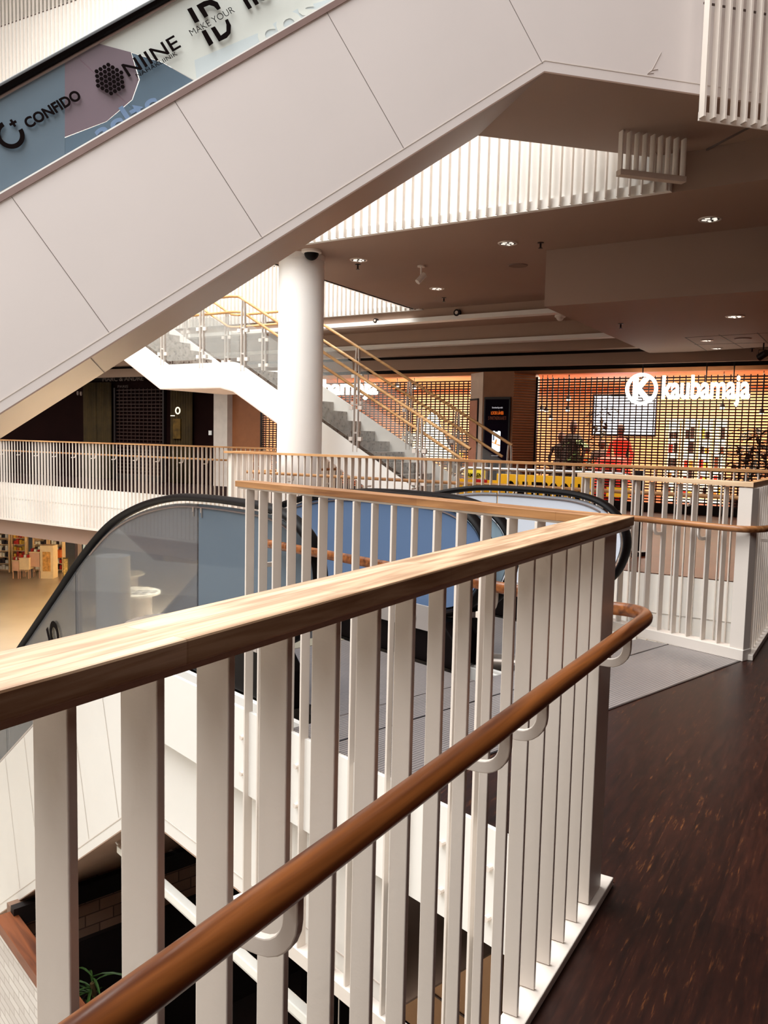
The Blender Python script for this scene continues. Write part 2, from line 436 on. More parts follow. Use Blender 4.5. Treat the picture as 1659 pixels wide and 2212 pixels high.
# slab edge fascias
def fascia(name, p0, p1, z0, z1, th, out, material=WHITE, ledge=True):
    p0 = Vector(p0); p1 = Vector(p1); n = Vector(out).normalized() * th; mb = MB()
    q = [p0, p1, p1 + n, p0 + n]
    mb.hexa([Vector((a.x, a.y, z0)) for a in q] + [Vector((a.x, a.y, z1)) for a in q])
    if ledge:
        n2 = Vector(out).normalized() * (th + 0.012); q = [p0, p1, p1 + n2, p0 + n2]
        mb.hexa([Vector((a.x, a.y, z1 - 0.40)) for a in q] + [Vector((a.x, a.y, z1 + 0.0)) for a in q])
    return struct(name, mb, material)
oB = -B.v
fascia('trim_2', K1, B.p(4.6, 2.12, 0), -0.42, -0.005, 0.02, oB, ledge=False)
fascia('trim_3', K1, A.p(-5, -0.585, 0), -0.9, -0.005, 0.02, -A.v)
rd = (B.p(1, 0, 0) - B.p(0, 0, 0)).normalized()
fascia('trim_4', RC, FX, -0.95, -0.005, 0.02, -A.v)
fascia('trim_5', FX, FL, -0.95, -0.005, 0.03, -E.v)
fascia('trim_6', FL, WL, -0.95, -0.005, 0.03, Vector((-0.84, 0.54, 0)))
fascia('trim_7', WL, (-20, 28.35, 0), -0.95, -0.005, 0.03, -E.v)
p = Vector((0.3, 14.9, 0)) + E.v * 0.25
fascia('trim_8', p, p + E.u * 26, -1.40, -0.93, 0.03, -E.v, CEIL, ledge=False)

# ceilings
CF0 = Vector((-2.03, 11.67, 0)); CF1 = Vector((3.32, 8.10, 0)); CL = Vector((0.49, 16.2, 0)); CR = Vector((2.8, 15.2, 0))
mb = MB().slab([CF0, (4.5, 7.32, 0), (4.2, 6.4, 0), (3.1, 4.6, 0), (0.4, -1, 0), (-3, -7.5, 0), (8, -7.5, 0), (14, 2, 0), (14, 10.3, 0), CR, CL], CZ, 5.0)
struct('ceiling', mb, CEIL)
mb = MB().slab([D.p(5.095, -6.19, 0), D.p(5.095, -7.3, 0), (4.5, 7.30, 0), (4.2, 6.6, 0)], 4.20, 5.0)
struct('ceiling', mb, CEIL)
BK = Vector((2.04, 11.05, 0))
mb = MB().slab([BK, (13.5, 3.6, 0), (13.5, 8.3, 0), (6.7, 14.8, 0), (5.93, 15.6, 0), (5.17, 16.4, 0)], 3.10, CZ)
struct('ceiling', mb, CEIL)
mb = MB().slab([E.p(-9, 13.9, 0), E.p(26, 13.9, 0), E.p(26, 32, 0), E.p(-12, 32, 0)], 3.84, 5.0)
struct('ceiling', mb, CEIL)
# joint lines of the low ceiling near the shop
mb = MB()
for a, b_ in (((1480, 729), (1527, 758)), ((1553, 723), (1605, 752)), ((1480, 729), (1659, 719)), ((1636, 719), (1659, 742)), ((1500, 744), (1659, 740))):
    p, q = onz(a[0], a[1], 3.10), onz(b_[0], b_[1], 3.10); mb.tube([p, q], 0.012, 0.004, 4)
struct('trim_9', mb, JOINT)
# stepped beams over the hall
def beam(name, v, v2, z0, z1, material):
    mb = MB().box(E, -8, 26, v, v2, z0, z1); return struct(name, mb, material)
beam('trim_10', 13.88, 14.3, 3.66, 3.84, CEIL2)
beam('trim_11', 13.82, 14.05, 3.58, 3.66, WHITE)  # white lip: light on the beam's lower edge put into the colour
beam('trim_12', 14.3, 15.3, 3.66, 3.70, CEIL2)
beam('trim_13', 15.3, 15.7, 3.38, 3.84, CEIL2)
beam('trim_14', 15.25, 15.5, 3.31, 3.385, WHITE)  # lit lower lip of this beam given as white colour
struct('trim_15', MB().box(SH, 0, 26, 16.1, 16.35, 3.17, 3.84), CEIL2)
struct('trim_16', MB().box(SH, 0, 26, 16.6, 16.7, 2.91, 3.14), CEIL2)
# soffit above the fins next to column and atrium upper parts
# walls
mb = MB().box(A, -7, 12, 3.8, 4.0, 0, CZ); struct('wall_unseen_right', mb, mat('shade_side_wall', (58, 34, 26), 0.8, spec=0.1))  # unseen wall, added and coloured dark to keep the walkway side dim
mb = MB().box(A, -7.2, -7, -3, 4, -0.3, CZ); struct('wall_unseen_near', mb, mat('shade_rear_wall', (58, 36, 28), 0.8, spec=0.1))  # unseen wall added behind the camera, dark to cut stray light
mb = MB().box(E, -6, 30, 17.2, 17.4, 5.0, 19.0); struct('wall_upper_far', mb, WHITE)
mb = MB().box(Wf, -10, 50, -26, -25.8, -4.6, 19.0); struct('wall_left', mb, WHITE)
mb = MB().box(Wf, 20, 48, -26, 20, 18.6, 18.8); struct('ceiling', mb, WHITE)
# shopping hall back wall pieces (plane of the shop fronts), SH frame, v0
V0 = 17.03
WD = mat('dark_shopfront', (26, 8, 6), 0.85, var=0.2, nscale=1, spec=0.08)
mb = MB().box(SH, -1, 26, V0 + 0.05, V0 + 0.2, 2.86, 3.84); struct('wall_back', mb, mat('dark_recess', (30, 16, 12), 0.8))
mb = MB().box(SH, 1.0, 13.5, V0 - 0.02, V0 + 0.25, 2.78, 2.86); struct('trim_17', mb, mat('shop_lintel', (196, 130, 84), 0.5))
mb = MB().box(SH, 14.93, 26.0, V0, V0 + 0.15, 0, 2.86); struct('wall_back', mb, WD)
mb = MB().box(SH, 14.48, 14.95, V0 - 0.25, V0 + 0.3, 0, 2.86); struct('wall_pier', mb, mat('pale_pier', (214, 200, 188), 0.6))
mb = MB().box(SH, 13.55, 14.48, V0 - 0.05, V0 + 0.15, 0, 2.86); struct('wall_brown', mb, mat('brown_panel', (150, 92, 56), 0.5))
mb = MB().box(SH, 14.9, 15.6, V0 - 0.3, V0, 2.50, 3.2); struct('wall_bulkhead', mb, mat('pinkish_bulkhead', (190, 160, 150), 0.6))

# ============================================================ GUARD RAILINGS
def baluster_mb(fr, u, v, th, dp, z0, z1):
    return MB().box(fr, u, u + th, v, v + dp, z0, z1)
def bars(parent, fr, u0, n, sp, v, dp, z0, z1, th=0.011, material=WHITE2, name='baluster', bevel=0.0015):
    first = baluster_mb(fr, u0, v, th, dp, z0, z1).build(name, material, parent, bevel=bevel)
    for k in range(1, n): copy_part(first, fr.u * (sp * k), parent)
    return first
def wbars(parent, fr, u0, n, sp, v, depth, z0, z1, th=0.011, material=WHITE2, name='baluster', bevel=0.0015, back=False):
    """bars whose depth changes along the railing, as in the photograph"""
    for k in range(n):
        u = u0 + sp * k; d = depth(u)
        baluster_mb(fr, u, v - d if back else v, th, d, z0, z1).build(name, material, parent, bevel=bevel)
def table_fn(tab):
    def f(u):
        if u <= tab[0][0]: return tab[0][1]
        for (a, x), (b_, y) in zip(tab[:-1], tab[1:]):
            if u <= b_: return x + (y - x) * (u - a) / (b_ - a)
        return tab[-1][1]
    return f
def bracket(parent, fr, u, vbar, vrail, zr, th=0.012, material=WHITE2, h=0.085, name='handrail_bracket'):
    """flat J-shaped strip from the bar out and up to the underside of the handrail"""
    s = 1 if vrail > vbar else -1; L = abs(vrail - vbar); r = min(0.045, L * 0.5)
    c = []
    zb = zr - h
    c.append((0, zb)); c.append((L - r, zb))
    for k in range(1, 7):
        a = -pi / 2 + (pi / 2) * k / 6; c.append((L - r + r * cos(a), zb + r + r * sin(a)))
    c.append((L, zr))
    wd = 0.011; lo = []; up = []
    for i, (x, z) in enumerate(c):
        a = Vector(c[max(i - 1, 0)]); b_ = Vector(c[min(i + 1, len(c) - 1)]); t = (b_ - a).normalized(); nn = Vector((-t.y, t.x))
        lo.append((x - nn.x * wd, z - nn.y * wd)); up.append((x + nn.x * wd, z + nn.y * wd))
    mb = MB(); n = len(lo); P = []
    for uu in (u - th / 2, u + th / 2):
        P += [fr.p(uu, vbar + s * a, b_) for a, b_ in lo] + [fr.p(uu, vbar + s * a, b_) for a, b_ in up]
    f = []
    for i in range(n - 1):
        f += [(i, i + 1, n + i + 1, n + i), (2 * n + i + 1, 2 * n + i, 3 * n + i, 3 * n + i + 1), (i + 1, i, 2 * n + i, 2 * n + i + 1), (n + i, n + i + 1, 3 * n + i + 1, 3 * n + i)]
    f += [(0, n, 3 * n, 2 * n), (n - 1, 3 * n - 1, 4 * n - 1, 2 * n - 1)]
    mb.add(P, f)
    return mb.build(name, material, parent, bevel=0.002)

# --- near railing: wing A (towards the camera) and wing B (along the escalator), one mitred cap rail
ZT = 1.103
t = thing('guard_railing', 'nearest white flat-bar guard railing with broad oak cap rail turning at a sharp corner', 'railing', A.p(1.2, -0.62, 0))
oA, iA = -0.592, -0.700; nB, fB = 2.075, 2.175
ocr = isect(A, oA, B, fB); icr = isect(A, iA, B, nB)
def mit(p): return [Vector((q.x, q.y, ZT - 0.028)) for q in p] + [Vector((q.x, q.y, ZT)) for q in p]
MB().hexa(mit([A.p(-3.2, oA, 0), ocr, icr, A.p(-3.2, iA, 0)])).build('cap_rail', OAKT, t, bevel=0.003)
eB = 3.42
MB().hexa(mit([ocr + B.u * 0.0006, B.p(eB, fB, 0), B.p(eB, nB, 0), icr + B.u * 0.0006])).build('cap_rail', OAKB, t, bevel=0.002)
MB().hexa([Vector((q.x, q.y, z)) for z in (ZT - 0.036, ZT - 0.0285) for q in (A.p(-3.2, -0.61, 0), ocr - A.u * 0.03, icr - A.u * .03, A.p(-3.2, -0.665, 0))]).build('steel_flat', WHITE2, t)
MB().box(B, 1.5, eB - 0.01, nB + 0.01, nB + 0.06, ZT - 0.036, ZT - 0.0285).build('steel_flat', WHITE2, t)
dA = table_fn([(0.45, .047), (0.6, .054), (0.7, .049), (0.8, .044), (0.91, .0405), (1.03, .036), (1.14, .033), (1.25, .029), (1.36, .0245), (1.46, .019), (1.57, .0235), (1.68, .036), (1.8, .042), (2.2, .045)])
wbars(t, A, 0.482 - 0.1085 * 14, 30, 0.1085, -0.605, dA, 0.028, ZT - 0.037, back=True)
MB().box(A, 2.212, 2.332, -0.655, -0.602, 0.028, ZT - 0.037).build('corner_post', WHITE2, t, bevel=0.002)
MB().box(A, -3.2, 2.405, -0.640, -0.583, 0.001, 0.026).build('base_plate', WHITE2, t, bevel=0.003)
dB = table_fn([(1.6, .044), (1.95, .046), (2.07, .036), (2.17, .028), (2.28, .023), (2.4, .031), (2.64, .0375), (2.76, .045), (3.0, .045), (3.33, .045)])
wbars(t, B, 1.62, 16, 0.1133, 2.077, dB, -0.97, ZT - 0.037)
MB().box(B, 1.55, 3.42, 2.07, 2.13, -1.03, -0.965).build('bottom_rail', WHITE2, t, bevel=0.002)
mb = MB()
for k in range(8):
    for z in (-0.14, -0.32):
        p = B.p(1.78 + k * 0.226, 2.10, z); mb.tube([p - B.v * 0.02, p + B.v * 0.02], 0.012, seg=10)
mb.build('standoff_bolts', WHITE2, t)
# handrail
def handrail_path():
    z = 0.823
    c = isect(A, -0.52, B, 2.215); c.z = z
    a = c - A.u * 0.17; b_ = c + B.u * 0.17; b_.z = 0.805
    pts = [A.p(-3.0, -0.52, z), a]
    for k in range(1, 9):
        s = k / 9; pts.append(a * (1 - s) ** 2 + c * (2 * s * (1 - s)) + b_ * s * s)
    pts += [b_, B.p(3.36, 2.215, 0.80)]
    return pts
MB().tube(handrail_path(), 0.0205, seg=20).build('handrail', OAKH, t, smooth=True)
for tt in (0.71, 1.33, 1.52, 2.17): bracket(t, A, tt - 0.0, -0.61, -0.52, 0.81, h=0.075)
for tt in (-0.25, -1.1): bracket(t, A, tt, -0.61, -0.52, 0.81, h=0.075)
for tt in (1.9, 3.25): bracket(t, B, tt, 2.12, 2.215, 0.79, h=0.075)

# --- right railing beside the second escalator, corner post, wing along the walkway
R1 = Fr(-38, RC.x, RC.y); R2 = Fr(31, RC.x, RC.y)
t = thing('guard_railing', 'white bar railing with corner post and oak rail right of the escalator landing', 'railing', RC)
def mit2(p, z0, z1): return [Vector((q.x, q.y, z0)) for q in p] + [Vector((q.x, q.y, z1)) for q in p]
c0 = RC + R1.v * -0.06 + R2.v * 0.03
MB().hexa(mit2([R1.p(-0.02, -0.05, 0), R1.p(1.32, -0.05, 0), R1.p(1.32, 0.05, 0), R1.p(0.06, 0.05, 0)], 1.075, 1.105)).build('cap_rail', wood('pale_cap_rail', (196, 158, 122), (228, 196, 160), -38, 0.45, nscale=6), t, bevel=0.002)
MB().hexa(mit2([R1.p(-0.02, -0.05, 0), R1.p(0.06, 0.05, 0), R2.p(3.1, -0.06, 0), R2.p(3.1, 0.06, 0)], 1.075, 1.105)).build('cap_rail', OAKR, t, bevel=0.002)
MB().box(R1, -0.015, 0.075, -0.045, 0.035, 0.06, 1.07).build('corner_post', WHITE2, t, bevel=0.002)
bars(t, R1, 0.17, 11, 0.1085, -0.03, 0.05, 0.06, 1.07)
bars(t, R2, 0.10, 27, 0.1085, -0.025, 0.05, 0.03, 1.07)
MB().box(R1, -0.02, 1.35, -0.055, 0.04, 0.0, 0.07).build('base_plate', WHITE2, t, bevel=0.003)
MB().box(R2, 0.0, 3.1, -0.03, 0.05, 0.0, 0.035).build('base_plate', WHITE2, t, bevel=0.003)
pts = [R1.p(0.98, -0.11, 0.82), R1.p(0.08, -0.11, 0.82)]
cc = R1.p(-0.10, -0.11, 0.82); b2 = R2.p(0.22, 0.11, 0.82)
for k in range(1, 9):
    s = k / 9; pts.append(pts[1] * (1 - s) ** 2 + cc * (2 * s * (1 - s)) + b2 * s * s)
pts += [b2, R2.p(3.0, 0.11, 0.82)]
MB().tube(pts, 0.021, seg=16).build('handrail', OAKH2, t, smooth=True)
for uu in (0.88, 0.61, 0.29): bracket(t, R1, uu, -0.03, -0.11, 0.80, h=0.07)
for uu in (0.25, 1.2, 2.2): bracket(t, R2, uu, 0.025, 0.11, 0.80, h=0.07)

# --- railing F on the far side of the escalator well
def long_railing(label, p0, fr, n, sp, cap, z0=-0.93, zt=1.11, hand=True, rail_mat=OAKR, hv=0.17, gap=6, loc=None, dp=0.05):
    o = Fr(fr.deg, p0[0], p0[1])
    t = thing('guard_railing', label, 'railing', p0)
    L = n * sp
    MB().box(o, -0.03, L + 0.03, -0.10, 0.0, zt - 0.03, zt).build('cap_rail', rail_mat, t, bevel=0.002)
    wbars(t, o, 0.0, n, sp, -0.085, lambda u: dp * (1.0 + 0.42 * sin(u / sp * 2 * pi / 15.0)), z0, zt - 0.03, bevel=0)
    MB().box(o, -0.02, L + 0.02, -0.09, -0.03, z0 - 0.05, z0 - 0.001).build('bottom_rail', WHITE2, t)
    if hand:
        MB().tube([o.p(0.2, 0.09, 0.82), o.p(L - 0.2, 0.09, 0.82)], 0.021, seg=10).build('handrail', rail_mat, t, smooth=True)
        k = 1
        while k < n:
            bracket(t, o, k * sp, -0.03, 0.09, 0.80, h=0.075); k += gap
    return t
long_railing('long oak-topped white bar railing crossing in front of the stairs and the shop grilles', (5.35, 6.88, 0), E, 83, 0.1085, True)
wg = Fr(33); wd_ = math.degrees(math.atan2((WL - FL).x, (WL - FL).y))
long_railing('short wing of white bars running away behind the round column', (FL.x, FL.y, 0), Fr(wd_), 34, 0.1085, True, hand=True)
Lp = Vector((-1.85, 16.27, 0))
long_railing('far left balcony railing of dense white bars in front of the dark boutique', (Lp.x, Lp.y, 0), Fr(-56.4), 98, 0.125, True, dp=0.034)

# --- slatted parapets of the floor above
def slats(label, p0, deg, n, sp, z0, z1, vside=-0.08, dp=0.055, backing=True, cap=True, th=0.012, bz=(None, None), catname='slatted_parapet'):
    o = Fr(deg, p0[0], p0[1]); t = thing(catname, label, 'parapet', (p0[0], p0[1], z0))
    L = n * sp
    bars(t, o, 0.0, n, sp, vside, dp, z0, z1, th=th, name='slat', bevel=0)
    if backing:
        MB().box(o, -0.02, L, 0.02, 0.05, z0 + 0.04, z1 - 1.05).build('backing_panel', WHITE, t)
        MB().box(o, -0.02, L, -0.02, 0.05, z0 + 0.0, z0 + 0.10).build('bottom_flange', WHITE, t)
        MB().box(o, -0.02, L, 0.0, 0.05, z1 - 1.09, z1 - 1.07).build('shadow_gap', JOINT, t)
    if cap: MB().box(o, -0.03, L + 0.03, -0.1, 0.02, z1, z1 + 0.03).build('cap_rail', OAKR, t)
    return t
slats('bright white slatted parapet above the ceiling edge, ending at the escalator landing', (2.74, 8.43, 0), -56.3, 46, 0.123, CZ + 0.0, 6.05)
slats('upper slatted parapet running away left of and behind the round column', (-2.03, 11.67, 0), 29.1, 45, 0.115, CZ, 6.05)
q = E.p(-0.5, 13.80, 0)
slats('far upper slatted parapet seen past the round column, above the pale beams', (0.62, 16.05, 0), -57, 98, 0.108, CZ - 0.02, 6.05)
slats('overexposed slatted parapet high in the top left corner behind the rising escalator', (-5.2, 20.0, 0), -60.5, 95, 0.15, 8.6, 13.1, backing=True)
# sloping stair soffit of the upper level visible as tiny openings

# ============================================================ DOWN ESCALATORS
SL = 0.69
def hr_curve(bottom=True):
    pts = [(3.50, 0.285), (3.26, 0.33), (3.09, 0.45), (3.015, 0.64), (3.06, 0.80), (3.20, 0.91), (3.42, 0.962), (3.72, 0.972), (4.1, 0.968), (4.45, 0.945), (4.9, 0.858), (5.35, 0.70), (5.85, 0.41), (6.3, 0.10), (7.1, -0.452)]
    c = catmull(pts, 6)
    c += [(8.5, -0.452 - 1.4 * SL), (11.2, -0.452 - 4.1 * SL)]
    return c
def interp(c, u):
    for (a, b_), (c_, d) in zip(c[:-1], c[1:]):
        if a <= u <= c_: return b_ + (d - b_) * (u - a) / (c_ - a) if c_ > a else b_
    return c[-1][1]
HC = hr_curve()
HU = [p for i, p in enumerate(HC) if i >= 20]          # upper branch, increasing u from the newel
def hz(u):
    return interp(HU, u)
def gz(u):                                              # lower edge of the glass
    if u < 4.3: return 0.26
    if u > 4.95: return 0.12 - (u - 4.95) * 0.66
    s = (u - 4.3) / 0.65; return 0.26 - 0.14 * s * s * (1.25 - 0.25 * s)
def tz(u):                                              # truss underside
    return -1.03 if u < 4.66 else -1.03 - (u - 4.66) * 0.68
def panes(parent, v, material, brk=(4.15, 5.95, 7.6, 9.2), material2=None, label=None):
    # newel pane follows the rounded end
    us = [3.05 + 0.02 * k for k in range(0, 56)]
    inner = []
    newel = []
    # left rounded outline from handrail curve offset inwards
    lowc = [(a, b_) for a, b_ in HC if a < 3.45 and b_ < 0.64]
    upc = [(a, b_) for a, b_ in HC if a < 4.14 and b_ >= 0.64]
    cx, cz = 3.55, 0.62
    off = lambda a, b_: (a + (cx - a) * 0.09, b_ + (cz - b_) * 0.09)
    outline = [off(a, b_) for a, b_ in HC if a <= 3.6]
    outline = [q for q in outline if q[1] > 0.272]
    top = [(u, hz(u) - 0.035) for u in (3.65, 3.8, 4.0, 4.14)]
    poly = [(4.14, 0.27)] + [(3.45, 0.27)] + outline + top
    gl = []
    m_ = MB().side(B, poly, v, v + 0.011); gl.append(m_.build('glass_pane', material, parent, label=label))
    ends = (4.15,) + brk[1:] + (11.0,)
    for a, b_ in zip(ends[:-1], ends[1:]):
        n = max(4, int((b_ - a) / 0.12)); uu = [a + 0.008 + (b_ - a - 0.012) * k / n for k in range(n + 1)]
        gl.append(MB().strip(B, [(x, gz(x)) for x in uu], [(x, hz(x) - 0.035) for x in uu], v, v + 0.011).build('glass_pane', material2 if (material2 and a > 4) else material, parent, label=label))
    return gl
GL1 = glass_mat('grey_glass', (100, 112, 124), 0.10, 0.06)
GL1B = glass_mat('grey_clear_glass', (112, 112, 116), 0.45, 0.08)
GL2 = glass_mat('blue_glass', (104, 126, 160), 0.12, 0.06)
GL3 = glass_mat('green_grey_glass', (150, 172, 184), 0.30, 0.06)
GL4 = glass_mat('pale_glass', (222, 226, 236), 0.06, 0.05)
STEPM = ribbed_mat('step_ribs', (90, 86, 86), 48.5, 60)
def balustrade(parent, v, material, outer_sign, fac=WHITE, glabel=None, m2=None):
    panes(parent, v, material, label=glabel, material2=m2)
    path = [B.p(a, v + 0.006, b_) for a, b_ in HC]
    up = B.v
    mb = MB(); mb.tube(path, 0.022, 0.042, 12, up=B.v); mb.build('handrail_belt', BLACK, parent, smooth=True)
    # guide strip below the belt (thin metal line)
    g = [(a + (3.6 - a) * 0.07 if a < 3.6 else a, b_ - (0.045 if a >= 3.2 and b_ > 0.5 else -0.0)) for a, b_ in HC if a >= 3.2 and b_ > 0.5]
    MB().tube([B.p(a, v + 0.006, b_ - 0.008) for a, b_ in g], 0.006, 0.016, 8, up=B.v).build('handrail_guide', ALU, parent, smooth=True)
    # black newel base and deck strip
    base = [(3.20, 0.005), (4.6, 0.005), (4.6, gz(4.6)), (3.45, 0.27), (3.30, 0.26), (3.22, 0.18)]
    MB().side(B, base, v - 0.06, v + 0.07).build('newel_base', BLACK, parent, bevel=0.008)
    uu = [3.42 + 0.15 * k for k in range(52)]
    MB().strip(B, [(x, gz(x) - 0.012) for x in uu], [(x, gz(x) + 0.006) for x in uu], v - 0.075, v + 0.085).build('deck_strip', mat('grey_deck', (178, 168, 162), 0.35, metal=0.3), parent)
    # inner skirting
    vi = v + 0.085 if outer_sign < 0 else v - 0.10
    uu = [4.6 + 0.2 * k for k in range(33)]
    MB().strip(B, [(x, gz(x) - 0.36 if x > 4.7 else 0.0) for x in uu], [(x, gz(x) - 0.01) for x in uu], vi, vi + 0.015).build('skirt_panel', DARKM, parent)
def down_escalator(label, v1, v2, m1, m2, side_v):
    t = thing('escalator', label, 'escalator', B.p(3.0, (v1 + v2) / 2, 0))
    balustrade(t, v1, m1, -1, m2=GL1B if m1 is GL1 else None); balustrade(t, v2, m2, 1)
    # steps
    first = None
    vA, vB = v1 + 0.11, v2 - 0.10
    MB().box(B, 3.0, 4.15, vA, vB, -0.05, 0.003).build('landing_plate', RIB, t)
    MB().box(B, 4.15, 4.3, vA, vB, -0.04, 0.006).build('comb_plate', mat('comb_yellow_grey', (170, 160, 140), 0.4, metal=0.3), t)
    for k in range(16):
        u = 4.3 + 0.4 * k
        z = 0.0 if u < 4.9 else -(u - 4.7) * SL
        MB().box(B, u, u + 0.4, vA, vB, z - 0.27, z - 0.005).build('step', STEPM, t)
    # truss cladding
    uu = [2.36, 3.2, 4.0, 4.66, 5.2] + [5.2 + 0.8 * k for k in range(1, 8)]
    def topc(x): return -0.005 if x < 3.2 else (gz(x) - 0.03 if x > 4.7 else -0.005)
    MB().strip(B, [(x, tz(x)) for x in uu], [(x, topc(x)) for x in uu], side_v, side_v + 0.03).build('side_cladding', WHITE, t)
    vv = v2 + 0.09
    MB().strip(B, [(x, tz(x)) for x in uu], [(x, topc(x)) for x in uu], vv, vv + 0.02).build('side_cladding', WHITE, t)
    MB().strip(B, [(x, tz(x) - 0.01) for x in uu], [(x, tz(x)) for x in uu], side_v, vv + 0.02).build('underside_panel', mat('underside_shade', (170, 140, 120), 0.6), t)  # white cladding darkened below: shade put into the colour
    # trim line and vertical panel joints on the side
    MB().strip(B, [(x, tz(x) + 0.075) for x in uu], [(x, tz(x) + 0.082) for x in uu], side_v - 0.003, side_v).build('edge_trim', mat('pale_edge', (212, 200, 190), 0.5), t)
    for u in (3.95, 5.35, 5.85, 6.85, 7.35, 8.3):
        d = 0.0 if u < 4.7 else 0.56
        jm = MB().add([B.p(u, side_v - 0.003, topc(u)), B.p(u + 0.006, side_v - 0.003, topc(u)), B.p(u + 0.006 - d * 0.6, side_v - 0.003, tz(u - d * 0.6) + 0.09), B.p(u - d * 0.6, side_v - 0.003, tz(u - d * 0.6) + 0.09)], [(0, 1, 2, 3)])
        jm.build('panel_joint', mat('soft_joint', (190, 178, 168), 0.7), t)
    return t
e1 = down_escalator('nearer down escalator with grey glass side and black handrail, sloping to lower left', 2.28, 3.45, GL1, GL2, 2.19)
e2 = down_escalator('second down escalator behind the nearer one, with pale glass on its far side', 3.66, 4.82, GL3, GL4, 3.60)
# glass clips on the near pane joint
mb = MB()
for du in (-0.045, 0.045):
    mb.box(B, 4.148 + du - 0.008, 4.148 + du + 0.008, 2.272, 2.28, 0.885, 0.915); mb.box(B, 4.148 + du - 0.008, 4.148 + du - 0.003, 2.272, 2.28, 0.86, 0.885)
mb.build('glass_clip', STEEL, e1)
# warning stickers on the deck of the second balustrade
def disc(parent, fr, u, v, z, r, ry, material, name, th=0.002, seg=28):
    P = [fr.p(u + r * cos(2 * pi * k / seg), v, z + ry * sin(2 * pi * k / seg)) for k in range(seg)]
    P2 = [q - fr.v * th for q in P]
    return MB().add(P + P2, [tuple(range(seg)), tuple(range(seg, 2 * seg))[::-1]] + [(k, (k + 1) % seg, seg + (k + 1) % seg, seg + k) for k in range(seg)]).build(name, material, parent)
RED = mat('sign_red', (214, 34, 40), 0.5, var=0.0); WH = mat('sign_white', (245, 243, 238), 0.5, var=0.0)
DECK = mat('grey_deck', (178, 168, 162), 0.35)
MB().side(B, [(3.32, 0.20), (4.0, 0.20), (4.0, 0.345), (3.40, 0.345)], 3.37, 3.385).build('deck_panel', DECK, e1)
disc(e1, B, 3.55, 3.368, 0.268, 0.052, 0.052, WH, 'warning_sticker')
disc(e1, B, 3.55, 3.3655, 0.268, 0.043, 0.043, RED, 'warning_sticker')
disc(e1, B, 3.55, 3.363, 0.268, 0.012, 0.024, WH, 'warning_sticker')
MB().side(B, [(3.80, 0.35), (4.10, 0.35), (4.10, 0.44), (3.80, 0.44)], 3.435, 3.44).build('notice_sticker', WH, e1)
disc(e1, B, 3.86, 3.433, 0.395, 0.035, 0.035, mat('sticker_ink', (40, 40, 50), 0.6), 'notice_sticker')
disc(e1, B, 3.86, 3.4305, 0.395, 0.030, 0.030, WH, 'notice_sticker')
MB().side(B, [(3.99, 0.36), (4.08, 0.36), (4.08, 0.43), (3.99, 0.43)], 3.43, 3.434).build('notice_sticker', mat('sticker_cyan', (40, 150, 190), 0.5), e1)
# printed letters on the near glass, bottom left
sd = (B.u + Vector((0, 0, -0.66))).normalized()
def gtxt(body, px, py, w, h, bold=0.02, v=2.268, mtl=RUBLACK, parent=None, name='glass_lettering', **k):
    u, z = onv(px, py, B, v)
    # reads from the lower left up towards the landing
    xd = -sd; yd = Vector((0, 0, 1)) - xd * xd.z
    return text(body, B.p(u, v, z), xd, yd, w=w, h=h, depth=0.002, material=mtl, parent=parent, name=name, bold=bold, **k)
gtxt('karrusel', -62, 1700, 0.98, 0.16, parent=e1)
gtxt('EED', -70, 1655, 0.70, 0.26, 0.03, parent=e1)
gtxt('K', 24, 1556, 0.15, 0.26, 0.03, parent=e1)
gtxt('IO', 112, 1415, 0.24, 0.22, 0.045, parent=e1)
MARB = speckle_mat('marble_film', (214, 214, 216), (150, 148, 150), (196, 192, 190), 7.0)
uu = [6.65 + 0.15 * k for k in range(20)]
MB().strip(B, [(x, gz(x) + 0.015) for x in uu], [(x, gz(x) + 0.62) for x in uu], 2.293, 2.295).build('printed_film', MARB, e1)

# ============================================================ RISING ESCALATOR ACROSS THE TOP
vN, vFf = -6.188, -7.598
uK = 2.87; zK = 4.20; SD = 0.70
def bz(u): return zK if u >= uK else zK - (uK - u) * SD
t = thing('escalator', 'large white clad escalator rising from left to right across the top of the view', 'escalator', D.p(-3.2, (vN + vFf) / 2, 0))
e3 = t
uL = -3.15; uR = 5.08
def topz(u): return min(bz(u) + 1.385 + 0.0, 5.55) if u < uK else 5.55
us = [uL, -2, -1, 0, 1, 2, 2.82, 2.87, 3.4, 4.2, uR]
lo = [(u, bz(u)) for u in us]
MB().strip(D, lo, [(u, bz(u) + 1.385 if u <= 2.87 else 5.585) for u in us], vN - 0.03, vN).build('side_cladding', PANEL, t)
MB().strip(D, lo, [(u, bz(u) + 1.385 if u <= 2.87 else 5.585) for u in us], vFf, vFf + 0.03).build('side_cladding', PANEL, t)
UND = mat('escalator_underside_shade', (150, 124, 110), 0.5, var=0.02, nscale=1.0)  # shade on the white underside is put into this brown
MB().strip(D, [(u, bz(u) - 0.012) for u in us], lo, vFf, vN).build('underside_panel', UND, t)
MB().strip(D, [(u, bz(u) + 0.075) for u in us], [(u, bz(u) + 0.081) for u in us], vN, vN + 0.003).build('edge_trim', mat('pale_edge', (212, 200, 190), 0.5), t)
MB().box(D, uR, uR + 0.012, vFf, vN + 0.02, 4.17, 4.21).build('shadow_gap', JOINT, t)
MB().tube([D.p(uL, vFf, bz(uL)), D.p(uK, vFf - 0.004, zK - 0.004), D.p(uR, vFf - 0.004, zK - 0.004)], 0.006, seg=6).build('edge_trim', JOINT, t)
def joint(P): MB().add(P, [(0, 1, 2, 3)]).build('panel_joint', JOINT, t)
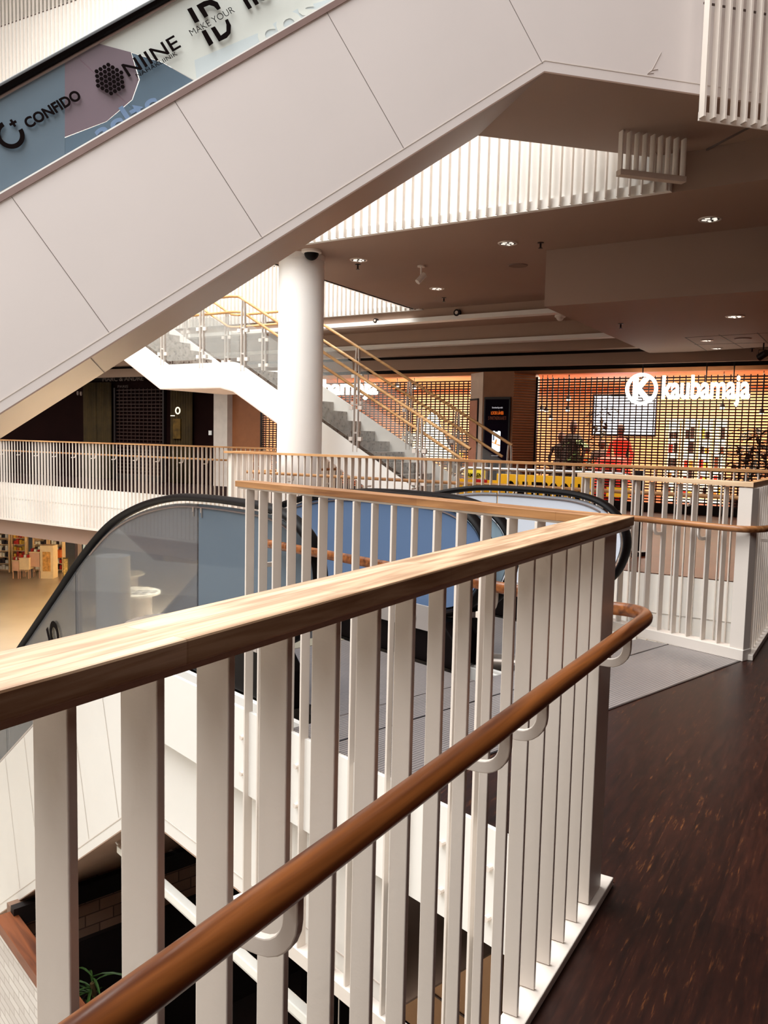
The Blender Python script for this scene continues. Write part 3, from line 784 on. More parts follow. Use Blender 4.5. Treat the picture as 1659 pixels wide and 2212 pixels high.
for (a, za), (b_, zb) in (((-0.982, 2.884), (-0.36, 2.013)), ((0.08, 3.634), (0.699, 2.749)), ((1.147, 4.38), (1.751, 3.491)), ((2.30, 5.05), (2.853, 4.251)), ((-2.05, 2.13), (-1.43, 1.26))):
    w_ = 0.0022
    P = [D.p(a - w_, vN + 0.0025, za), D.p(a + w_, vN + 0.0025, za), D.p(b_ + w_, vN + 0.0025, zb), D.p(b_ - w_, vN + 0.0025, zb)]
    joint(P)
joint([D.p(4.46, vN + 0.0025, 4.28), D.p(4.462, vN + 0.0025, 4.28), D.p(4.462, vN + 0.0025, 5.5), D.p(4.46, vN + 0.0025, 5.5)])
joint([D.p(5.02, vN + 0.0025, 4.22), D.p(5.035, vN + 0.0025, 4.22), D.p(5.035, vN + 0.0025, 5.5), D.p(5.02, vN + 0.0025, 5.5)])
u0_, z0_ = onv(195, 760, D, vN); 
joint([D.p(u0_, vN, bz(u0_) - 0.014), D.p(u0_ + 0.008, vN, bz(u0_) - 0.014), D.p(u0_ + 0.008, vFf, bz(u0_) - 0.014), D.p(u0_, vFf, bz(u0_) - 0.014)])
# small scuff on the landing side
sc = MB(); 
for a, b_ in (((1428, 113), (1408, 152)), ((1408, 152), (1400, 158)), ((1408, 152), (1421, 150)), ((1398, 160), (1412, 158))):
    ua, za = onv(a[0], a[1], D, vN); ub, zb = onv(b_[0], b_[1], D, vN)
    sc.tube([D.p(ua, vN + 0.001, za), D.p(ub, vN + 0.001, zb)], 0.004, 0.001, 4)
sc.build('scuff_mark', mat('scuff', (176, 164, 156), 0.6), t)
# sill, glass, guide and belt
st = lambda u: bz(u) + 1.385
usg = [uL, -2, -1, 0, 1, 2, 2.6]
MB().strip(D, [(u, st(u)) for u in usg], [(u, st(u) + 0.05) for u in usg], vN - 0.05, vN + 0.012).build('glass_sill', mat('mauve_grey_trim', (140, 116, 110), 0.4), t)
MB().strip(D, [(u, st(u) + 0.05) for u in usg], [(u, st(u) + 0.062) for u in usg], vN - 0.02, vN + 0.012).build('sill_edge', WH, t)
GLD = glass_mat('clear_bright_glass', (200, 204, 206), 0.95, 0.012, tint=(0.96, 0.97, 0.97, 1))
brk = [-3.1, -1.72, -0.155, 1.41, 2.6]
def topg(u): return bz(u) + 2.08
for a, b_ in zip(brk[:-1], brk[1:]):
    MB().strip(D, [(a + 0.006, st(a) + 0.055), (b_ - 0.006, st(b_) + 0.055)], [(a + 0.006 - 0.42, topg(a - 0.42)), (b_ - 0.006 - 0.42, topg(b_ - 0.42))], vN - 0.045, vN - 0.035).build('glass_pane', GLD, t)
MB().tube([D.p(u, vN - 0.04, topg(u) + 0.0) for u in usg], 0.008, 0.012, 8).build('handrail_guide', ALU, t)
MB().tube([D.p(u, vN - 0.04, topg(u) + 0.045) for u in usg], 0.045, 0.032, 12).build('handrail_belt', BLACK, t, smooth=True)
# printed films seen through the glass (mirrored advertising graphics on the inner side), and a white sheet for the bright atrium
FB = mat('film_blue_grey', (96, 116, 134), 0.5, var=0.03); FM = mat('film_mauve', (128, 100, 112), 0.5, var=0.03)
FB2 = mat('film_slate_blue', (78, 104, 126), 0.5, var=0.03); FLB = mat('film_light_blue', (112, 140, 180), 0.5, var=0.0); FPW = mat('film_white', (244, 242, 234), 0.6, var=0.0)
FPB = mat('film_pale_blue', (226, 232, 234), 0.6, var=0.0)
def film(pxs, v, material, name='printed_film'):
    P = [D.p(*(lambda q: (q[0], v, q[1]))(onv(a, b_, D, v))) for a, b_ in pxs]; n = len(P); Q = [q - D.v * 0.0015 for q in P]
    return MB().add(P + Q, [tuple(range(n)), tuple(range(n, 2 * n))[::-1]] + [(k, (k + 1) % n, n + (k + 1) % n, n + k) for k in range(n)]).build(name, material, t)
film([(-120, 248), (-6, 184), (140, 107), (140, 338), (0, 414), (-120, 478)], vN - 0.052, FB)
film([(140, 107), (186, 87), (283, 113), (300, 172), (285, 215), (230, 262), (140, 296)], vN - 0.052, FM)
film([(140, 298), (230, 263), (286, 216), (302, 172), (284, 114), (350, 135), (425, 178), (140, 338)], vN - 0.054, FB2)
film([(283, 113), (186, 87), (300, 22), (352, -5), (745, -5), (425, 176), (350, 134)], vN - 0.057, FPW)  # white sheet stands in for the bright atrium beyond the glass
film([(425, 176), (420, 130), (560, 70), (640, 20), (720, -5), (745, -5)], vN - 0.0545, FPB)
sD = (D.u + Vector((0, 0, SD))).normalized(); nD = Vector((-D.u.x * SD, -D.u.y * SD, 1)).normalized()
def dtxt(body, px, py, w, h, bold=0.0, v=vN - 0.028, mtl=RUBLACK, name='glass_lettering', **k):
    u, z = onv(px, py, D, v)
    return text(body, D.p(u, v, z), sD, nD, w=w, h=h, depth=0.002, material=mtl, parent=t, name=name, bold=bold, **k)
dtxt('CONFIDO', 62, 279, 0.42, 0.070, 0.035)
def ringarc(cx, cy, r, wd, a0, a1, v=vN - 0.028):
    u, z = onv(cx, cy, D, v); c = D.p(u, v, z); n = 28; P = []
    for k in range(n + 1):
        a = radians(a0 + (a1 - a0) * k / n)
        for rr in (r - wd / 2, r + wd / 2): P.append(c + sD * (cos(a) * rr) + nD * (sin(a) * rr))
    Q = [p + D.v * 0.002 for p in P]; N_ = len(P)
    f = [(2 * k, 2 * k + 1, 2 * k + 3, 2 * k + 2) for k in range(n)] + [(N_ + 2 * k, N_ + 2 * k + 2, N_ + 2 * k + 3, N_ + 2 * k + 1) for k in range(n)]
    MB().add(P + Q, f).build('glass_emblem', RUBLACK, t)
ringarc(22, 291, 0.076, 0.030, 88, 358)
u, z = onv(28, 266, D, vN - 0.028); c = D.p(u, vN - 0.028, z)
MB().add([c + sD * a + nD * b_ + D.v * q for q in (0, 0.002) for a, b_ in ((-.008, -.025), (.008, -.025), (.008, -.008), (.025, -.008), (.025, .008), (.008, .008), (.008, .025), (-.008, .025), (-.008, .008), (-.025, .008), (-.025, -.008), (-.008, -.008))], [tuple(range(12)), tuple(range(12, 24))]).build('glass_emblem', RUBLACK, t)
u, z = onv(237, 171, D, vN - 0.028); c = D.p(u, vN - 0.028, z); hx = MB()
s_ = 0.031
for i in range(-3, 4):
    for j in range(-3, 4):
        x = (i + (0.5 if j % 2 else 0)) * s_; y = j * s_ * 0.87
        if x * x + y * y < 0.0098:
            P = [c + sD * (x + 0.0145 * cos(radians(60 * k + 30))) + nD * (y + 0.0145 * sin(radians(60 * k + 30))) for k in range(6)]
            hx.add(P + [p + D.v * 0.002 for p in P], [tuple(range(6)), tuple(range(6, 12))])
hx.build('glass_emblem', RUBLACK, t)
dtxt('NIINE', 278, 166, 0.43, 0.088, 0.008)
dtxt('NAHAKLIINIK', 297, 168, 0.33, 0.026, -0.004)
dtxt('MAKE YOUR', 415, 78, 0.36, 0.042, -0.012)
def quadstrip(px_list, name='glass_emblem', v=vN - 0.028):
    P = [D.p(*(lambda q: (q[0], v, q[1]))(onv(a, b_, D, v))) for a, b_ in px_list]; n = len(P); Q = [q + D.v * 0.002 for q in P]
    MB().add(P + Q, [tuple(range(n)), tuple(range(n, 2 * n))]).build(name, RUBLACK, t)
quadstrip([(404, 20), (414, 16), (431, 46), (421, 50)])
quadstrip([(424, 12), (440, 3), (456, -1), (470, 5), (477, 18), (470, 22), (462, 14), (452, 11), (440, 16), (450, 34), (442, 39)])
quadstrip([(435, 68), (444, 64), (461, 93), (452, 100)])
quadstrip([(455, 61), (464, 57), (477, 77), (489, 68), (489, 53), (486, 44), (492, 41), (499, 55), (498, 72), (490, 82), (473, 90)])
dtxt('no', 537, 21, 0.21, 0.105, 0.03)
dtxt('atlas', 222, 316, 0.50, 0.16, 0.015, v=vN - 0.049, mtl=FLB, name='mirrored_lettering', mirror=True)
dtxt('cos', 573, 110, 0.50, 0.15, 0.03, v=vN - 0.049, mtl=FPW, name='mirrored_lettering')
# slat screens fixed along both sides of the upper landing
o = Fr(75, *D.p(4.20, vN + 0.14, 0)[:2])
t2 = thing('slat_screen', 'white vertical slat screen in the top right corner, in front of the escalator landing side', 'slat screen', o.p(0, 0, 3.95))
bars(t2, o, 0.0, 11, 0.0975, -0.05, 0.07, 3.965, 6.3, th=0.02, name='slat', bevel=0.001)
MB().box(o, 0.0, 1.1, -0.055, -0.04, 3.95, 4.02).build('bottom_flange', WHITE2, t2)
MB().box(o, 0.0, 1.1, -0.065, -0.055, 4.86, 4.875).build('cross_rail', JOINT, t2)
ua_, za_ = onv(1333, 375, D, -7.10); ub_, zb_ = onv(1470, 391, D, -7.10)
o = Fr(75, *D.p(ua_, -7.10, 0)[:2]); Ls = ub_ - ua_
t2 = thing('slat_screen', 'short slat screen hanging below the far side of the escalator landing, seen from below', 'slat screen', o.p(0, 0, za_))
bars(t2, o, 0.0, 9, (Ls - 0.014) / 8, 0.0, 0.07, za_ + 0.02, 4.186, th=0.014, name='slat', bevel=0)
MB().box(o, -0.01, Ls + 0.01, 0.0, 0.08, za_ - 0.03, za_ + 0.02).build('bottom_flange', mat('soffit_beige', (190, 172, 158), 0.6), t2)

# ============================================================ ROUND COLUMNS
def column(label, x, y, r, z0, z1, neck=True):
    prof = [(r, z0), (r, z1 - 0.09), (r * 0.985, z1 - 0.088), (r * 0.985, z1 - 0.07), (r * 1.005, z1 - 0.068), (r * 1.005, z1)]
    return MB().lathe((x, y, 0), prof, 64).build('round_column', COLM, smooth=True, label=label, cat='column', origin=(x, y, z0))
column('thick white round column standing before the staircase', -1.215, 11.72, 0.315, 0.0, CZ)
column('white round column on the lower floor seen through the grey escalator glass', -6.05, 18.4, 0.37, -4.6, -1.4)

# ============================================================ STAIRCASE
SV = 9.845; SF = 11.40; SS = 0.56
St = Fr(-57)
ur = 4.75      # foot
def szt(u):    # top edge of the near stringer
    if u < 9.246: return 1.205 + (u - 6.9) * SS * 0.985
    if u < 10.81: return 2.50
    return 2.50 + (u - 10.81) * 0.555
def szb(u):
    if u < 9.43: return 2.11 - (9.43 - u) * 0.545
    if u < 11.0: return 2.11
    return 2.11 + (u - 11.0) * 0.56
t = thing('staircase', 'white steel staircase with terrazzo steps, mid landing and oak handrails behind the round column', 'staircase', St.p(ur, (SV + SF) / 2, 0))
us = [5.0, 5.6, 6.9, 8.0, 9.0, 9.2, 9.32, 9.6, 10.6, 10.81, 11.0, 11.3, 12.5, 13.8]
us = [ur] + us
for va, nm in ((SV, 'stringer'), (SF, 'stringer')):
    MB().strip(St, [(u, max(0.001, szb(u))) for u in us], [(u, max(0.02, szt(u))) for u in us], va, va + 0.03).build(nm, WHITE, t)
MB().strip(St, [(u, max(0.0, szb(u) - 0.02)) for u in us if u > 5.8], [(u, max(0.01, szb(u))) for u in us if u > 5.8], SV, SF).build('soffit', mat('stair_soffit', (206, 186, 176), 0.6), t)
mtread = TERR
for k in range(1, 16):
    u = 9.36 - 0.288 * k
    z = 2.42 - 0.1613 * (k)
    if z < 0.1: break
    MB().box(St, u - 0.02, u + 0.34, SV + 0.032, SF - 0.002, z - 0.155, z).build('step', TERR, t)
MB().box(St, 9.30, 10.85, SV + 0.032, SF - 0.002, 2.28, 2.42).build('landing', TERR, t)
for k in range(1, 10):
    u = 10.80 + 0.288 * k; z = 2.42 + 0.1613 * k
    MB().box(St, u - 0.05, u + 0.34, SV + 0.032, SF - 0.002, z - 0.155, z).build('step', TERR, t)
PST = mat('stair_post_steel', (214, 206, 198), 0.3, metal=0.35)
def post(u, v, zb, zt, lean=0.0):
    mb = MB()
    for s in (-0.035, 0.035):
        path = [St.p(u + s, v, zb), St.p(u + s, v, zb + (zt - zb) * 0.72), St.p(u + s * 0.85 - 0.0, v + lean, zb + (zt - zb) * 0.9), St.p(u + s * 0.6, v + lean, zt)]
        mb.tube(path, 0.012, 0.026, 6, up=St.v)
    for f in (0.25, 0.62):
        z = zb + (zt - zb) * f; mb.box(St, u - 0.035, u + 0.035, v - 0.012, v + 0.012, z - 0.012, z + 0.012)
    p = mb.build('post', PST, t)
    for f in (0.17, 0.58):
        z = zb + (zt - zb) * f
        for s in (-1, 1):
            MB().box(St, u + s * 0.05, u + s * 0.11, v - 0.025, v + 0.025, z - 0.028 , z + 0.028).build('glass_clamp', WHITE2, p)
RAILU = 1.03; RAILL = 0.80
for u in (4.85, 5.84, 6.92, 8.02, 9.12, 10.03, 10.95, 12.0): post(u, SV + 0.015, max(0.02, szt(u)) - 0.08, szt(u) + RAILU - 0.02)
for u in (5.2, 6.1, 6.98, 8.0, 9.05, 10.06, 10.97, 12.05): post(u, SF + 0.015, max(0.02, szt(u)) - 0.08, szt(u) + RAILU - 0.02)
GLS = glass_mat('stair_glass', (220, 220, 216), 0.90, 0.06, tint=(0.95, 0.95, 0.94, 1))
for v in (SV + 0.015, SF + 0.015):
    pu = [4.9, 5.84, 6.92, 8.02, 9.12, 10.03, 10.95, 12.0]
    for a, b_ in zip(pu[:-1], pu[1:]):
        uu = [a + 0.08, (a + b_) / 2, b_ - 0.08]
        if a < 10.81 < b_: uu = [a + 0.08, 10.81, b_ - 0.08]
        if a < 9.246 < b_: uu = [a + 0.08, 9.25, b_ - 0.08]
        MB().strip(St, [(u, szt(u) + 0.06) for u in uu], [(u, szt(u) + 0.72) for u in uu], v - 0.006, v + 0.006).build('glass_pane', GLS, t)
def srail(v, h, dv, u0):
    uu = [u0, 6, 7, 8, 9.0, 9.22, 9.4, 10.0, 10.7, 10.85, 11.1, 12, 13.2]
    uu = [x for x in uu if x >= u0]
    return [St.p(u, v + dv, szt(u) + h) for u in uu]
MB().tube(srail(SV, RAILU, 0.015, 5.06), 0.024, 0.022, 10).build('handrail', OAKS, t, smooth=True)
MB().tube(srail(SV, RAILL, 0.10, 5.2), 0.021, seg=10).build('handrail', OAKS, t, smooth=True)
MB().tube(srail(SF, RAILU, 0.015, 5.16), 0.024, 0.022, 10).build('handrail', OAKS, t, smooth=True)
MB().tube(srail(SF, RAILL, -0.08, 5.27), 0.021, seg=10).build('handrail', OAKS, t, smooth=True)

# ============================================================ SHOP FRONTS
GR = mat('grille_bronze', (34, 16, 14), 0.5, metal=0.2, var=0.05)
def grille(label, u0, u1, z1, v, pu=0.114, pz=0.0565, lite=False, group=None, m_=None):
    m_ = m_ or GR
    t = thing('roller_grille', label, 'grille', SH.p((u0 + u1) / 2, v, 0))
    mb = MB(); z = 0.16
    while z < z1:
        mb.box(SH, u0, u1, v - 0.010, v + 0.010, z, z + 0.027); z += pz
    n = int((u1 - u0) / pu)
    for k in range(n + 1):
        u = u0 + (u1 - u0) * k / n; mb.box(SH, u - 0.010, u + 0.010, v - 0.013, v + 0.013, 0.1, z1)
    mb.build('link_curtain', m_, t)
    MB().box(SH, u0, u1, v - 0.03, v + 0.03, 0.0, 0.16).build('bottom_bar', DARKM, t)
    for u in (u0, u1): MB().box(SH, u - 0.03, u + 0.03, v - 0.05, v + 0.05, 0, z1 + 0.02).build('guide_rail', DARKM, t)
    return t
grille('wide bronze roller grille closing the lit department store on the right', 0.9, 6.13, 2.70, V0)
grille('bronze roller grille behind the staircase, left of the poster pillar', 7.62, 13.52, 2.66, V0)
# lit interior
WARM = mat('store_back_wall', (206, 148, 108), 0.7, var=0.22, nscale=0.9)
mb = MB().box(SH, 0.2, 14.4, V0 + 6.0, V0 + 6.2, 0, 3.2); struct('wall_store_rear', mb, WARM)
mb = MB().box(SH, 0.0, 0.2, V0 + 0.1, V0 + 6.2, 0, 3.2); struct('wall_store_right', mb, WARM)
mb = MB().box(SH, 14.4, 14.55, V0 + 0.35, V0 + 6.2, 0, 3.2); struct('wall_store_left', mb, WARM)
mb = MB().box(SH, 0.0, 14.5, V0 + 0.06, V0 + 6.2, 2.90, 2.98); struct('ceiling', mb, mat('store_ceiling', (238, 196, 156), 0.7))
c = SH.p(4.0, V0 + 3.0, 2.82); area('store_light', c, c - Vector((0, 0, 1)), 5.5, 4.5, 900, (1.0, 0.80, 0.60)).rotation_euler = (0, 0, -SH.deg * pi / 180)
c = SH.p(10.6, V0 + 3.0, 2.82); area('store_light', c, c - Vector((0, 0, 1)), 5.5, 4.5, 900, (1.0, 0.80, 0.60)).rotation_euler = (0, 0, -SH.deg * pi / 180)
# display screen
def onS(px, py, dv=0.0): return onv(px, py, SH, V0 + dv)
SCREEN = mat('lit_screen', (200, 214, 235), 0.4, var=0.03, nscale=1, emit=(214, 226, 248), estr=1.5)
def srect(px0, py0, px1, py1, dv, material, name, th=0.06, parent=None, **k):
    ua, za = onS(px0, py0, dv); ub, zb = onS(px1, py1, dv)
    return MB().box(SH, min(ua, ub), max(ua, ub), V0 + dv, V0 + dv + th, min(za, zb), max(za, zb)).build(name, material, parent, **k)
ua, za = onS(1285, 855, 4.0)
t = thing('display_screen', 'large bluish white lit screen on the store wall behind the grille', 'screen', SH.p(ua - 1.0, V0 + 4.0, 1.6))
srect(1285, 855, 1412, 940, 4.0, SCREEN, 'screen_panel', 0.05, t)
srect(1281, 851, 1416, 944, 4.06, DARKM, 'screen_frame', 0.06, t)
srect(1340, 944, 1356, 1010, 4.08, DARKM, 'screen_stand', 0.06, t)
# mannequins
def mannequin(px, dv, cloth, label, kind='dress', hgt=1.75, skin=None):
    u, z = onS(px, 960, dv); c = SH.p(u, V0 + dv, 0)
    t = thing('mannequin', label, 'mannequin', c)
    mc = skin or mat('mannequin_body', (70, 40, 34), 0.4)
    sc = hgt / 1.75
    MB().lathe(c, [(0.17, 0), (0.17, 0.015), (0.015, 0.03), (0.015, 0.5)], 20).build('stand', DARKM, t)
    prof = [(0.0, 1.75), (0.05, 1.735), (0.083, 1.68), (0.088, 1.62), (0.07, 1.55), (0.05, 1.50), (0.048, 1.45)][::-1]
    MB().lathe(c, [(r, z * sc) for r, z in prof], 20).build('head', mc, t, smooth=True)
    if kind == 'dress':
        pr = [(0.30, 0.45), (0.28, 0.6), (0.23, 0.8), (0.17, 0.98), (0.12, 1.06), (0.145, 1.18), (0.165, 1.3), (0.17, 1.38), (0.10, 1.44), (0.05, 1.46)]
    else:
        pr = [(0.19, 0.80), (0.20, 0.95), (0.175, 1.08), (0.19, 1.25), (0.215, 1.36), (0.17, 1.43), (0.05, 1.47)]
        for s in (-0.09, 0.09):
            MB().tube([c + SH.u * s + Vector((0, 0, 0.82)), c + SH.u * s * 1.1 + Vector((0, 0, 0.45)), c + SH.u * s * 1.2 + Vector((0, 0, 0.03))], 0.075, seg=10).build('leg', mat('dark_trousers', (34, 24, 28), 0.8), t, smooth=True)
    MB().lathe(c, [(r, z * sc) for r, z in pr], 24).build('garment', cloth, t, smooth=True)
    for s in (-1, 1):
        MB().tube([c + SH.u * s * 0.18 + Vector((0, 0, 1.36 * sc)), c + SH.u * s * 0.27 + Vector((0, 0, 1.10 * sc)), c + SH.u * s * 0.24 - SH.v * 0.08 + Vector((0, 0, 0.85 * sc))], 0.042, seg=8).build('arm', cloth, t, smooth=True)
    return t
REDC = mat('red_cloth', (214, 40, 22), 0.6, var=0.15, nscale=5); BLKC = mat('black_cloth', (30, 20, 20), 0.8); GRNC = mat('green_cloth', (74, 96, 44), 0.7, var=0.3); ORC = mat('orange_cloth', (232, 104, 44), 0.7)
mannequin(1340, 2.0, REDC, 'mannequin in a bright red dress before the lit screen', 'dress', 1.8)
mannequin(1237, 1.6, BLKC, 'dark clothed mannequin left of the green plant behind the grille', 'suit', 1.86)
mannequin(1212, 2.2, BLKC, 'black coated mannequin nearest the pillar side of the store', 'dress', 1.6)
mannequin(1300, 2.5, mat('grey_cloth', (92, 76, 72), 0.8), 'grey clothed mannequin between the green plant and the red dress', 'dress', 1.45)
mannequin(1268, 2.8, ORC, 'mannequin in an orange top behind the grille', 'suit', 1.3)
u, z = onS(1322, 980, 1.1)
MB().lathe(SH.p(u, V0 + 1.1, 0), [(0.30, 0.0), (0.34, 0.05), (0.38, 0.5), (0.37, 0.85), (0.30, 1.02), (0.10, 1.08), (0.05, 1.0)], 28).build('display_drum', REDC, smooth=True, label='round red display drum at the feet of the red dressed mannequin', cat='display stand')
# plants
LEAF = mat('plant_leaf', (62, 92, 40), 0.55, var=0.35, nscale=8); LEAFD = mat('dark_leaf', (40, 34, 22), 0.6, var=0.3)
POT = mat('plant_pot', (60, 48, 42), 0.5)
def plant(c, label, h=1.6, n=26, leaf=LEAF, ll=0.34, w=0.05, spread=0.35, name='potted_plant', potr=0.17, seed=1):
    rnd = random.Random(seed); c = Vector(c)
    t = thing(name, label, 'plant', c)
    MB().lathe(c, [(potr * 0.7, 0), (potr, 0.28), (potr * 1.04, 0.3), (potr * 0.9, 0.3), (potr * 0.85, 0.26)], 18).build('pot', POT, t, smooth=True)
    MB().tube([c + Vector((0, 0, 0.25)), c + Vector((0.02, 0.01, h * 0.55)), c + Vector((0.0, 0.0, h * 0.85))], 0.02, seg=8).build('stem', mat('plant_stem', (90, 70, 40), 0.7), t)
    mb = MB()
    for k in range(n):
        z = h * (0.40 + 0.55 * rnd.random()); a = rnd.random() * 2 * pi; l = ll * (0.7 + 0.6 * rnd.random()); d = Vector((cos(a), sin(a), 0)); s = Vector((-sin(a), cos(a), 0)) * w
        b0 = c + Vector((0, 0, z)); P = []
        for i in range(6):
            f = i / 5; wid = sin(pi * min(0.98, f * 0.93 + 0.05)); q = b0 + d * (l * f * spread / 0.35) + Vector((0, 0, l * (0.55 * f - 0.75 * f * f)))
            P += [q - s * wid + Vector((0, 0, 0.01)), q, q + s * wid + Vector((0, 0, 0.01))]
        mb.add(P, [(i * 3 + j, i * 3 + j + 1, i * 3 + j + 4, i * 3 + j + 3) for i in range(5) for j in range(2)])
    mb.build('foliage', leaf, t)
    return t
u, z = onS(1253, 960, 1.3); plant(SH.p(u, V0 + 1.3, 0), 'tall green plant between the mannequins behind the grille', 1.45, 40, seed=2)
u, z = onS(1300, 900, 3.2); plant(SH.p(u, V0 + 3.2, 0), 'tall dark leaved plant in front of the lit screen', 2.35, 34, LEAFD, 0.42, seed=3)
u, z = onS(1640, 960, 1.0); plant(SH.p(u, V0 + 1.0, 0), 'bushy dark plant at the right end of the store front', 1.75, 60, LEAFD, 0.5, 0.06, seed=4)
u, z = onS(1600, 960, 1.6); plant(SH.p(u, V0 + 1.6, 0), 'dark plant left of the bushy one at the store front', 1.4, 44, LEAFD, 0.42, 0.06, seed=5)
# lit product shelving
LITW = mat('lit_white_panel', (255, 246, 226), 0.5, emit=(255, 236, 206), estr=2.2)
SHW = mat('shelf_cream', (244, 214, 176), 0.6)
PC = [mat('pack_red', (206, 44, 30), 0.5), mat('pack_orange', (230, 136, 52), 0.5), mat('pack_cream', (246, 226, 190), 0.5), mat('pack_yellow', (240, 196, 70), 0.5), mat('pack_brown', (112, 60, 36), 0.5), mat('pack_white', (250, 248, 240), 0.5), mat('pack_dark', (50, 28, 24), 0.5)]
def shelf_unit(fr, u, v, w_, h, rows, label, z0=0.0, items=5, glow=True, iname='cosmetic_box', igroup=None, cols=PC, seed=1, nm='shelf_unit', ilabel='small cosmetic box on the lit store shelving'):
    rnd = random.Random(seed)
    t = thing(nm, label, 'shelf', fr.p(u, v, z0))
    MB().box(fr, u - w_ / 2, u + w_ / 2, v + 0.30, v + 0.33, z0, z0 + h).build('back_panel', LITW if glow else SHW, t)
    for s in (-1, 1): MB().box(fr, u + s * w_ / 2 - 0.015, u + s * w_ / 2 + 0.015, v, v + 0.33, z0, z0 + h).build('side_panel', SHW, t)
    for r in range(rows):
        z = z0 + 0.12 + (h - 0.2) * r / rows
        MB().box(fr, u - w_ / 2 + .02, u + w_ / 2 - .02, v + 0.01, v + 0.30, z - 0.02, z).build('shelf', SHW, t)
        x = u - w_ / 2 + 0.05
        for k in range(items):
            bw = (w_ - 0.14) / items * (0.75 + 0.2 * rnd.random()); bh = (h / rows) * (0.35 + 0.4 * rnd.random())
            o = MB().box(fr, x, x + bw, v + 0.05, v + 0.2, z + 0.001, z + bh).build(iname, rnd.choice(cols), label=ilabel, cat='box', group=igroup)
            x += (w_ - 0.1) / items
    MB().box(fr, u - w_ / 2, u + w_ / 2, v, v + 0.33, z0 + h, z0 + h + 0.04).build('top_panel', SHW, t)
    return t
for i, (px, nm) in enumerate(((1452, 'first'), (1487, 'second'), (1520, 'third'), (1553, 'fourth'))):
    u, z = onS(px, 940, 3.5)
    shelf_unit(SH, u, V0 + 3.5, 0.31, 1.95, 5, '%s lit shelf unit from the left, right of the store screen' % nm, items=2, seed=i + 3, igroup='boxes on the lit store shelves')
for i, px in enumerate((800, 900, 985)):
    u, z = onS(px, 940, 3.5)
    shelf_unit(SH, u, V0 + 3.5, 0.9, 1.5, 4, ('leftmost', 'middle', 'rightmost')[i] + ' shelf unit seen through the grille behind the stairs', items=4, seed=i + 13, igroup='boxes behind the stairs grille', ilabel='small boxed item on shelving behind the stairs grille', glow=(i == 1))
# lit display pyramid behind the stair rails, its light put in as glow
u, z = onS(935, 890, 2.2)
MB().lathe(SH.p(u, V0 + 2.2, 0), [(0.55, 0.9), (0.5, 1.1), (0.3, 1.5), (0.12, 1.95), (0.02, 2.1)], 20).build('display_pyramid', mat('pyramid_glow_white', (255, 246, 230), 0.5, emit=(255, 240, 216), estr=2.2), smooth=True, label='tall glowing white conical display behind the stairs grille', cat='lamp')
# spotlights inside the store
spot0 = None
for i, (px, py) in enumerate(((895, 838), (858, 834), (1170, 884), (1180, 888), (1228, 862), (1226, 885), (1190, 904), (1020, 848), (1645, 891), (1560, 880))):
    u, z = onS(px, py, 1.2); c = SH.p(u, V0 + 1.2, z)
    MB().tube([c, c + Vector((0, 0, max(0.05, 2.9 - z)))], 0.012, seg=6)
    t = thing('ceiling_spot', 'small glowing spotlight hanging in the store behind the grille', 'lamp', c, 'store spotlights')
    MB().lathe(c, [(0.005, -0.035), (0.04, -0.03), (0.045, 0.0)], 12).build('lens', mat('hot_lens', (255, 250, 235), 0.5, emit=(255, 244, 220), estr=7.0), t, smooth=True)
    MB().lathe(c, [(0.05, 0.0), (0.05, 0.05), (0.02, 0.09), (0.008, 0.10), (0.008, max(0.12, 2.9 - z))], 12).build('housing', DARKM, t, smooth=True)
# illuminated shop signs
GLOW = mat('sign_glow', (255, 252, 238), 0.5, emit=(255, 251, 238), estr=2.6)
def kauba(label, cu, cz, u_a, u_b, zb, hx, dv=-0.35, roundel=True, r=0.31):
    v = V0 + dv
    t = thing('illuminated_sign', label, 'sign', SH.p(cu, v, cz))
    xd = -SH.u; yd = Vector((0, 0, 1))
    text('kaubamaja', SH.p(u_a, v, zb), xd, yd, w=abs(u_b - u_a), h=hx, depth=0.06, material=GLOW, parent=t, bold=0.022)
    if roundel:
        c = SH.p(cu, v, cz); n = 48; P = []
        for dvv in (0.0, 0.06):
            for rr in (r, r - 0.062):
                for k in range(n):
                    a = 2 * pi * k / n; P.append(c + xd * (cos(a) * rr) + yd * (sin(a) * rr) + SH.v * dvv)
        f = []
        for k in range(n):
            j = (k + 1) % n
            f += [(k, j, n + j, n + k), (2 * n + k, 3 * n + k, 3 * n + j, 2 * n + j), (k, 2 * n + k, 2 * n + j, j), (n + k, n + j, 3 * n + j, 3 * n + k)]
        MB().add(P, f).build('roundel', GLOW, t)
        text('K', c - xd * 0.155 - yd * 0.215, xd, yd, w=0.36, h=0.43, depth=0.06, material=GLOW, parent=t, bold=0.05)
    mb = MB()
    for uu in ((cu, (u_a + u_b) / 2, u_b + 0.3) if roundel else ((u_a + u_b) / 2, u_b + 0.3)):
        mb.tube([SH.p(uu, v + 0.07, zb + hx * 0.6), SH.p(uu, v + 0.07, 3.1)], 0.012, seg=6)
    mb.box(SH, min(u_a, u_b), max(u_a, u_b) + (1.0 if roundel else 0.0), v + 0.065, v + 0.09, zb + hx * 0.35, zb + hx * 0.42)
    mb.build('hanging_rods', DARKM, t)
ua, za = onv(1430, 850, SH, V0 - 0.35); ub, zb = onv(1618, 880, SH, V0 - 0.35); cu, cz = onv(1385, 840, SH, V0 - 0.35)
kauba('glowing white store name sign with round K emblem hanging before the right grille', cu, cz, ua, ub, 2.075, 0.60)
ua, za = onv(640, 850, SH, V0 - 0.35); ub, zb = onv(815, 862, SH, V0 - 0.35)
kauba('glowing white store name sign hanging behind the staircase, partly hidden by the column', ua, 2.4, ua, ub, zb - 0.02, 0.50, roundel=False)

